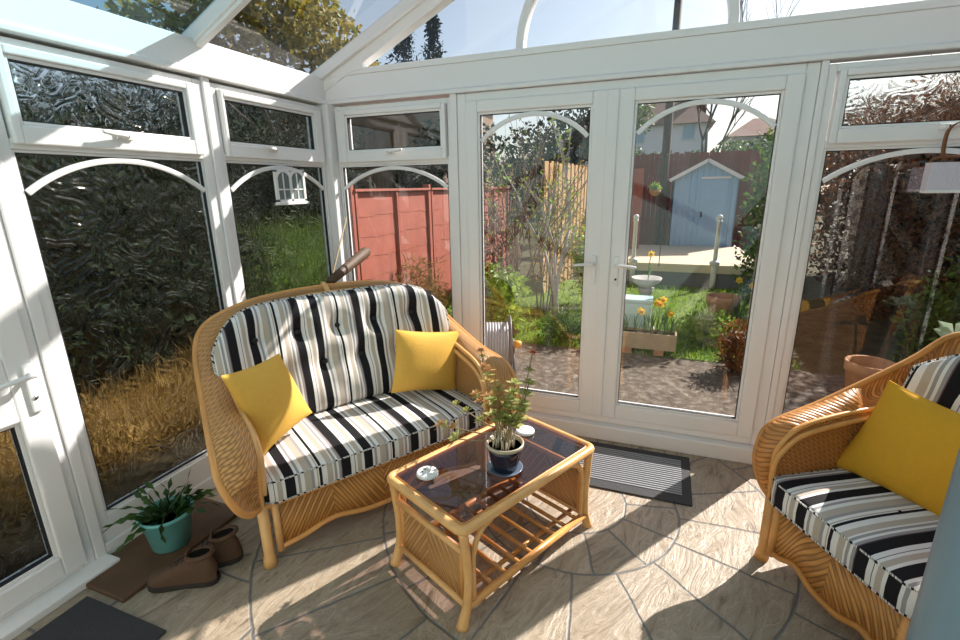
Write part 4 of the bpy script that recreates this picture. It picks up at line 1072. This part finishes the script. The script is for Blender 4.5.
w_.box(-hwS, -hwS+0.02, 0.0, 1.8, 0, ez); w_.box(hwS-0.02, hwS, 0.0, 1.8, 0, ez); w_.box(-hwS, hwS, 1.78, 1.8, 0, ez)
w_.build('walls', M['shed'], sh)
rf = MB()
for s in (-1, 1):
    A = Vector((s*(hwS+0.10), 0.86, ez-0.05)); B = Vector((0, 0.86, az+0.02)); dn = (B-A).normalized(); nv = Vector((-dn.z, 0, dn.x)); nv = nv if nv.z > 0 else -nv
    rf.obox((A+B)/2+nv*0.03, dn, (0, 1, 0), nv, (B-A).length/2, 1.02, 0.015)
rf.build('roof', M['felt'], sh)
for s in (-1, 1):
    m_ = MB(); A = Vector((s*(hwS+0.10), -0.16, ez-0.05)); B = Vector((0, -0.16, az+0.02)); m_.bar(A, B, (0, 0, 1), 0.02, 0.075); m_.build('bargeboard', M['white'], sh)
MB().box(-0.10, 0.50, -0.02, 0.0, 1.60, 1.645).build('door_lintel', M['white'], sh)
d_ = MB(); d_.box(-0.08, 0.48, -0.025, -0.002, 0.02, 1.59); dd_ = d_.build('door', M['shed'], sh, bevel=0.004)
MB().box(-0.05, -0.02, -0.045, -0.025, 0.75, 0.87).build('latch', M['gasket'], dd_)
dk = empty('decking', (1.1, 6.45, GZ), label='raised pale timber decking in front of the blue shed', cat='decking')
b = MB()
for k in range(20): b.box(0, 2.75, 0.01+0.15*k, 0.15*k+0.145, 0.37, 0.40)
b.build('boards', M['deckw'], dk)
MB().box(0, 2.75, -0.02, 0.005, 0.26, 0.41).build('edge_board', plain('cream_edge_board', (0.80, 0.66, 0.47), 0.6), dk)
MB().box(0.02, 2.73, 0.02, 3.0, 0.0, 0.26).build('skirt', M['felt'], dk)
for x, lb in ((1.73, 'left white post of the decking with rounded top'), (3.11, 'right white post of the decking')):
    r = empty('deck_post', (x, 6.40, GZ), label=lb, cat='post')
    MB().lathe([(0.05, 0), (0.05, 0.42), (0.042, 0.44), (0.036, 0.5), (0.034, 1.15), (0.045, 1.17), (0.045, 1.2)], 14).build('shaft', M['white'], r)
    MB().lathe([(0.06, 0.40), (0.085, 0.43), (0.085, 0.47), (0.05, 0.50), (0.04, 0.50)], 14).build('collar', M['white'], r)
    MB().lathe([(0.03, 1.2), (0.048, 1.225), (0.05, 1.25), (0.035, 1.285), (0.0005, 1.295)], 14).build('finial', M['white'], r)
pl_ = MB().lathe([(0.105, 0), (0.10, 2.0), (0.085, 6.2), (0.0005, 6.2)], 14).build('wooden_pole', plain('dark_pole_wood', (0.075, 0.045, 0.035), 0.8, nscale=9, namt=0.3), None, (2.10, 10.2, -0.1)); tag(pl_, 'tall dark wooden pole between shed and house', 'pole')
hb = empty('hanging_basket', (2.03, 6.0, 1.42), label='small hanging basket of white and green flowers left of the shed', cat='basket')
MB().lathe([(0.0005, 0), (0.05, 0.01), (0.085, 0.06), (0.095, 0.10), (0.088, 0.10)], 16).build('bowl', M['terra'], hb)
leaves(150, ell((0, 0, 0.14), (0.11, 0.11, 0.08), 0.1), 0.05, 0.03).build('foliage', M['bright'], hb)
MB().tube(smooth([(0, 0, 0.10), (0, 0, 0.55), (0.10, 0, 0.62), (0.16, 0, 0.5), (0.16, 0, -1.2)], 5), 0.008, 6).build('hook_stand', M['gasket'], hb)

# houses and trees beyond
M['hwall'] = plain('white_house_render', (0.88, 0.88, 0.90), 0.8)
M['tile'] = plain('brown_roof_tiles', (0.17, 0.085, 0.06), 0.85, nscale=3, namt=0.3)
M['wpane'] = plain('pale_blue_window', (0.30, 0.48, 0.62), 0.15)
def house(name, label, x, y, w, d, z0, ze, zr_, mat, hip, wins, chim):
    r = empty(name, (x, y, z0), label=label, cat='house')
    MB().box(-w/2, w/2, 0, d, 0, ze-z0).build('walls', mat, r)
    o_ = 0.3; a = [(-w/2-o_, -o_, ze-z0), (w/2+o_, -o_, ze-z0), (w/2+o_, d+o_, ze-z0), (-w/2-o_, d+o_, ze-z0), (-w/2+hip, d/2, zr_-z0), (w/2-hip, d/2, zr_-z0)]
    MB().add(a, [(0, 1, 5, 4), (1, 2, 5), (2, 3, 4, 5), (3, 0, 4), (3, 2, 1, 0)]).build('roof', M['tile'], r)
    for wx, wz, ww, wh in wins:
        f_ = MB().box(wx-ww/2, wx+ww/2, -0.05, 0.02, wz-wh/2-z0, wz+wh/2-z0).build('window', M['white'], r)
        MB().box(wx-ww/2+0.05, wx+ww/2-0.05, -0.06, -0.045, wz-wh/2+0.05-z0, wz+wh/2-0.05-z0).build('pane', M['wpane'], f_)
    for cx in chim:
        c_ = MB().box(cx-0.25, cx+0.25, d/2-0.3, d/2+0.3, ze-z0, zr_+0.75-z0).build('chimney', M['tile'], r)
        MB().lathe([(0.10, 0), (0.09, 0.35), (0.07, 0.35)], 10, (cx, d/2, zr_+0.75-z0)).build('chimney_pot', M['terra'], c_)
    return r
house('white_house', 'white rendered house with brown hipped roof beyond the pole', 1.75, 24, 4.0, 5, 0, 4.45, 6.35, M['hwall'], 1.6, [(1.15, 4.05, 0.62, 0.75), (-1.2, 4.0, 0.7, 0.75)], [1.7])
house('far_house', 'house with brown roof half hidden right of the shed', 6.6, 26, 3.2, 5, 0, 3.9, 5.0, plain('grey_render', (0.5, 0.48, 0.48), 0.8), 1.2, [(0, 3.0, 0.8, 0.8)], [])
house('pale_house', 'pale house gable far beyond the fence in the left door pane', -2.9, 27, 3.4, 5, 0, 4.1, 5.2, M['hwall'], 1.3, [(1.0, 3.5, 0.7, 0.8)], [])
M['brick'] = plain('buff_brick', (0.24, 0.155, 0.09), 0.85, nscale=8, namt=0.3)
house('brick_outbuilding', 'buff brick outbuilding with dark roof seen in the small vent over red fence', -4.9, 8.6, 3.4, 4, -0.2, 4.1, 4.5, M['brick'], 0.6, [], [])
def tree(name, label, x, y, trunk_h, c, r, n, mat, L, Wd, tr=0.12, shell=0.4, z=GZ):
    rt = empty(name, (x, y, z), label=label, cat='tree'); off = Vector((x, y, z)); s = [ell(q, rr, shell) for q, rr in zip(c, r)]
    leaves(n, lambda: random.choice(s)()-off, L, Wd).build('foliage', M[mat], rt)
    m_ = MB(); m_.tube([(0, 0, 0), (rv(0.1).x, 0, trunk_h*0.5), (0, 0, trunk_h)], [tr, tr*0.8, tr*0.5], 8)
    for q in c: m_.tube([(0, 0, trunk_h*0.7), tuple((Vector(q)-off)*0.6+Vector((0, 0, trunk_h*0.25))), tuple(Vector(q)-off)], [tr*0.5, tr*0.35, tr*0.15], 6)
    m_.build('trunk', M['bark'], rt); return rt
tree('leafy_tree', 'large olive and gold leaved tree seen through the left roof pane', -4.3, 4.3, 3.5, [(-4.3, 4.3, 4.5), (-3.5, 4.6, 4.0), (-5.1, 4.2, 4.4), (-4.0, 4.5, 5.4), (-5.9, 3.6, 4.1), (-3.1, 5.0, 3.5)], [(1.1, 1, 1.0), (.8, .9, .7), (1.1, .9, .9), (1.0, .8, .9), (1.1, .9, .8), (.5, .6, .5)], 5200, 'gold', 0.16, 0.085)
for k, (x, y, h, w_) in enumerate(((-7.25, 14.3, 7.7, 1.0), (-6.05, 14.3, 8.0, 0.6), (-8.9, 14.6, 6.6, 1.0))):
    tree('conifer', ['tall dark conifer behind the gable corner', 'slim dark conifer right of the taller one', 'shorter dark conifer behind left corner'][k], x, y, h*0.8, [(x, y, h*f) for f in (0.2, 0.38, 0.56, 0.74, 0.9)], [(w_, w_, h*0.16), (w_, w_, h*0.16), (w_*0.92, w_*0.9, h*0.15), (w_*0.72, w_*0.7, h*0.14), (w_*0.4, w_*0.4, h*0.10)], 3200, 'ever', 0.16, 0.07)
tree('garden_tree', 'broad dark tree far left beyond the hedge', -8.6, 3.4, 2.6, [(-8.6, 3.4, 2.9), (-8.8, 5.4, 3.1), (-8.4, 1.6, 2.4), (-8.7, 7.0, 3.4)], [(1.0, 1.3, 1.2), (1.1, 1.3, 1.3), (.9, 1.2, 1.1), (1, 1.3, 1.5)], 4200, 'ever', 0.2, 0.12)
tree('garden_tree', 'dark green tree behind the hedge seen in the second small vent', -6.2, 6.3, 2.6, [(-6.2, 6.3, 3.0), (-5.9, 7.3, 2.8), (-6.3, 5.2, 2.6)], [(1.0, 1.0, 1.3), (.9, 1.0, 1.2), (.9, 1.0, 1.1)], 4200, 'ever', 0.16, 0.10)
tree('garden_tree', 'dark evergreen tree above the tan fence in the left door pane', -0.5, 10.2, 2.2, [(-0.5, 10.2, 2.6), (-1.5, 10.4, 2.2), (0.15, 10.6, 2.9)], [(0.9, .8, 1.0), (0.9, .8, 1.1), (0.6, .6, .9)], 3000, 'ever', 0.14, 0.08)
tree('garden_tree', 'round topped pale green tree at upper right of the left door pane', 1.0, 15.5, 2.6, [(0.9, 15.5, 3.9), (0.3, 15.7, 3.5)], [(0.75, .7, .7), (.7, .6, .6)], 1500, 'bushl', 0.13, 0.07)
tree('garden_tree', 'dark tree beside the brick outbuilding in the narrow back window', -2.6, 7.4, 2.0, [(-2.6, 7.4, 2.4), (-1.9, 7.8, 2.2), (-3.2, 7.2, 1.9)], [(0.7, .6, .8), (0.7, .7, .9), (.6, .6, .7)], 2400, 'ever', 0.12, 0.07)
tree('garden_tree', 'evergreen tree behind the far house at the right', 8.2, 20, 2.8, [(8.2, 20, 3.4), (7.0, 20.5, 2.9), (5.2, 17, 2.0)], [(1.5, 1.2, 1.5), (1.2, 1, 1.2), (0.9, .8, 1.3)], 2600, 'ever', 0.2, 0.11)
tree('garden_tree', 'bushy tree over the back fence behind the shed roof', 3.9, 13.5, 1.8, [(3.9, 13.5, 2.2), (4.9, 13.2, 2.2)], [(0.6, .6, .7), (.8, .7, 1.0)], 1700, 'bushl', 0.13, 0.07)
tree('garden_tree', 'green tree behind the back fence left of the house', 0.9, 17, 1.8, [(0.9, 17, 2.3), (2.0, 17, 2.2), (3.0, 17.2, 2.2)], [(0.8, .7, .7), (.8, .7, .6), (.7, .7, .6)], 1800, 'bushl', 0.15, 0.08)
hedge('far_hedge', 'long dark hedge closing the view far behind the houses', boxs(-16, 18, 33, 35, 0.0, 3.4), 6000, M['ever'], 0.5, 0.32, core=(0, 34, 0))
bare('bare_tree', 'bare tree whose twigs show above the beam at the top', 3.4, 20, 2, 4.2, 0.09, 4, 'bark', 0.1, cat='tree')

# patio furniture and pots
M['stone'] = plain('grey_cast_stone', (0.45, 0.43, 0.40), 0.85, nscale=14, namt=0.25)
bb = MB().lathe([(0.15, 0), (0.15, 0.05), (0.10, 0.08), (0.065, 0.14), (0.055, 0.35), (0.075, 0.50), (0.10, 0.56)], 20).build('bird_bath', M['stone'], None, (2.08, 3.3, GZ)); tag(bb, 'grey stone bird bath on the lawn behind the daffodils', 'bird bath')
MB().lathe([(0.06, 0.56), (0.17, 0.64), (0.185, 0.69), (0.17, 0.69), (0.10, 0.635), (0.0005, 0.625)], 28).build('basin', M['stone'], bb)
M['box'] = plain('weathered_planter_wood', (0.46, 0.34, 0.20), 0.8, nscale=9, namt=0.3)
tr_ = empty('planter_trough', (2.16, 2.42, GZ), label='weathered wooden trough of daffodils on the patio outside the doors', cat='planter')
b = MB(); b.box(-0.30, 0.30, -0.10, -0.08, 0.07, 0.25); b.box(-0.30, 0.30, 0.08, 0.10, 0.07, 0.25); b.box(-0.30, -0.28, -0.08, 0.08, 0.07, 0.25); b.box(0.28, 0.30, -0.08, 0.08, 0.07, 0.25); b.build('sides', M['box'], tr_, bevel=0.004)
MB().box(-0.28, 0.28, -0.08, 0.08, 0.08, 0.225).build('soil', M['soil'], tr_)
for x in (-0.2, 0.13): MB().box(x-0.05, x+0.05, -0.09, 0.09, 0, 0.07).build('foot_block', M['terra'], tr_)
M['daff'] = leafmat('daffodil_yellow', (0.80, 0.52, 0.02), (0.88, 0.66, 0.05), 0.5, 0.3)
M['trumpet'] = plain('daffodil_trumpet', (0.85, 0.38, 0.02), 0.5)
M['strapleaf'] = leafmat('daffodil_leaf', (0.10, 0.20, 0.06), (0.20, 0.32, 0.10), 0.5, 0.3)
def daffodil(loc, h, label, group=None, nleaf=5):
    r = empty('daffodil', loc, random.uniform(-1, 1), label=label, cat='flower', group=group) if group else empty('daffodil', loc, label=label, cat='flower')
    hd = Vector((random.uniform(-.04, .04), -0.03, h)); MB().tube(smooth([(0, 0, 0), (0.0, 0, h*0.6), tuple(hd)], 4), 0.005, 6).build('stem', M['strapleaf'], r)
    p = MB(); ax = Vector((0, -1, 0.1)).normalized()
    for k in range(6):
        q = Matrix.Rotation(k*PI/3, 3, ax) @ Vector((0, 0, 1)); p.leaf(hd, (q+ax*0.25), ax, 0.05, 0.032)
    p.build('petals', M['daff'], r)
    MB().tube([hd, hd+ax*0.022, hd+ax*0.036], [0.010, 0.013, 0.019], 10).build('trumpet', M['trumpet'], r)
    l = MB()
    for k in range(nleaf):
        d = Vector((random.uniform(-.28, .28), random.uniform(-.28, .28), 1)); l.leaf(Vector((random.uniform(-.03, .03), random.uniform(-.02, .02), 0)), d, rdir(), h*random.uniform(.6, .95), 0.018)
    l.build('leaves', M['strapleaf'], r); return r
for k, (x, h) in enumerate(((-0.23, 0.22), (-0.13, 0.26), (-0.04, 0.24), (0.03, 0.36), (0.10, 0.34), (0.17, 0.40), (0.24, 0.24))):
    daffodil((2.16+x, 2.42+0.03*(-1)**k, GZ+0.226), h, 'yellow daffodil with strap leaves growing in the wooden trough', 'daffodils in the wooden trough', 7)
daffodil((2.10, 3.3, GZ+0.63), 0.36, 'single tall yellow daffodil standing in the bird bath', None, 2)
M['teal'] = plain('pale_teal_plastic', (0.46, 0.66, 0.66), 0.4)
cr_ = empty('storage_box', (2.0, 2.78, GZ), label='pale teal plastic box standing behind the daffodil trough', cat='box')
MB().box(-0.17, 0.17, -0.12, 0.12, 0.0, 0.50).build('body', M['teal'], cr_, bevel=0.02); MB().box(-0.185, 0.185, -0.135, 0.135, 0.50, 0.545).build('lid', M['teal'], cr_, bevel=0.012)
M['hose'] = plain('grey_hose', (0.34, 0.34, 0.36), 0.4); M['orange'] = plain('orange_plastic', (0.80, 0.32, 0.03), 0.4); M['rgrey'] = plain('dark_reel_plastic', (0.10, 0.10, 0.11), 0.5)
hr = empty('hose_reel', (0.78, 1.32, GZ), math.radians(20), label='grey garden hose reel with orange knob on the patio', cat='hose reel')
hr.scale = (1.3, 1.3, 1.36)
co_ = MB()
for k in range(8):
    x = -0.075+0.15*k/7
    co_.tube([(x, 0.135*math.cos(2*PI*j/28), 0.24+0.135*math.sin(2*PI*j/28)) for j in range(28)], 0.0115, 6, True)
co_.build('coiled_hose', M['hose'], hr)
for x in (-0.10, 0.10):
    m_ = MB(); m_.tube([(x, 0.185*math.cos(2*PI*j/32), 0.24+0.185*math.sin(2*PI*j/32)) for j in range(32)], 0.010, 8, True)
    for j in range(3):
        a = j*PI/3; m_.tube([(x, 0.18*math.cos(a), 0.24+0.18*math.sin(a)), (x, -0.18*math.cos(a), 0.24-0.18*math.sin(a))], 0.006, 6)
    m_.build('side_ring', M['rgrey'], hr)
f_ = MB()
for x in (-0.125, 0.125): f_.tube([(x, -0.2, 0.008), (x, 0, 0.25), (x, 0.2, 0.008)], 0.010, 6)
f_.build('stand', M['rgrey'], hr); MB().lathe([(0.03, -0.02), (0.03, 0.02), (0.0005, 0.025)], 14, (0.155, -0.05, 0.235)).build('knob', M['orange'], hr)
def tpot(x, y, r, h, label, z=GZ):
    o = MB().lathe([(r*0.68, 0), (r*0.70, 0.004), (r*0.93, h*0.78), (r, h*0.80), (r*1.02, h), (r*0.92, h), (r*0.86, h*0.8), (r*0.8, h*0.7)], 28).build('terracotta_pot', M['terra'], None, (x, y, z)); tag(o, label, 'pot')
    MB().lathe([(0.0005, h*0.74), (r*0.83, h*0.74)], 20).build('soil', M['soil'], o); return o
tpot(3.90, 1.55, 0.175, 0.40, 'wide weathered terracotta pot outside the right window behind armchair')
tpot(4.33, 1.72, 0.17, 0.30, 'dim terracotta pot right of the larger one outside')
tpot(3.02, 3.75, 0.20, 0.42, 'rounded terracotta urn on the lawn at the right of right door pane')
for k, (x, y, h) in enumerate(((3.17, 3.62, 0.66), (3.27, 3.70, 0.58))):
    daffodil((x, y, GZ), h, 'yellow flowers beside the terracotta urn on the lawn', 'yellow flowers by the urn', 8)
rk = MB(); rk.lathe([(0.0005, 0.17), (0.12, 0.15), (0.22, 0.09), (0.25, 0.0)], 14); rk.v = [(x*1.3+0.03*math.sin(z*30+x*9), y*0.8+0.02*math.cos(x*17), z+0.02*math.sin(x*13+y*11)) for x, y, z in rk.v]
tag(rk.build('boulder', M['stone'], None, (3.20, 3.05, GZ)), 'low grey boulder on the lawn near the urn', 'rock')
# ------------------------------------------------------------------ camera, light, world
cam = bpy.data.cameras.new('camera'); co = bpy.data.objects.new('camera', cam); col.objects.link(co); scene.camera = co
R0 = (0.93417703, 0.35650258, -0.01480477); R1 = (0.0816494, -0.25397632, -0.96375796); R2 = (-0.34734226, 0.89911175, -0.26636707)
mw_ = Matrix(((R0[0], -R1[0], -R2[0], 2.26006), (R0[1], -R1[1], -R2[1], -2.96923), (R0[2], -R1[2], -R2[2], 1.606), (0, 0, 0, 1)))
co.matrix_world = mw_
cam.sensor_fit = 'HORIZONTAL'; cam.sensor_width = 36; cam.lens = 479.456/960*36; cam.clip_start = 0.02; cam.clip_end = 300
SUN_EL, SH = math.radians(38), (0.56, 0.83)
hn = math.hypot(*SH); sd = Vector((SH[0]/hn*math.cos(SUN_EL), SH[1]/hn*math.cos(SUN_EL), math.sin(SUN_EL)))
sun = bpy.data.lights.new('sun', 'SUN'); sun.energy = 7.5; sun.angle = math.radians(0.6); sun.color = (1.0, 0.93, 0.86)
so = bpy.data.objects.new('sun', sun); col.objects.link(so); so.rotation_euler = sd.to_track_quat('Z', 'Y').to_euler()
wd = bpy.data.worlds.new('sky'); scene.world = wd; wd.use_nodes = True; nt = wd.node_tree; nt.nodes.clear()
sk = nt.nodes.new('ShaderNodeTexSky'); sk.sky_type = 'NISHITA'; sk.sun_disc = False; sk.sun_elevation = SUN_EL; sk.sun_rotation = math.atan2(SH[0], SH[1]); sk.air_density = 1.0; sk.dust_density = 2.0
bg = nt.nodes.new('ShaderNodeBackground'); bg.inputs[1].default_value = 0.12
ow = nt.nodes.new('ShaderNodeOutputWorld'); hs = nt.nodes.new('ShaderNodeHueSaturation'); hs.inputs['Saturation'].default_value = 0.70; nt.links.new(sk.outputs[0], hs.inputs['Color']); nt.links.new(hs.outputs[0], bg.inputs[0]); nt.links.new(bg.outputs[0], ow.inputs[0])
vs = scene.view_settings; scene.display_settings.display_device = 'sRGB'; vs.view_transform = 'Standard'; vs.look = 'None'; vs.exposure = 0.35; vs.gamma = 1.0; vs.use_curve_mapping = False
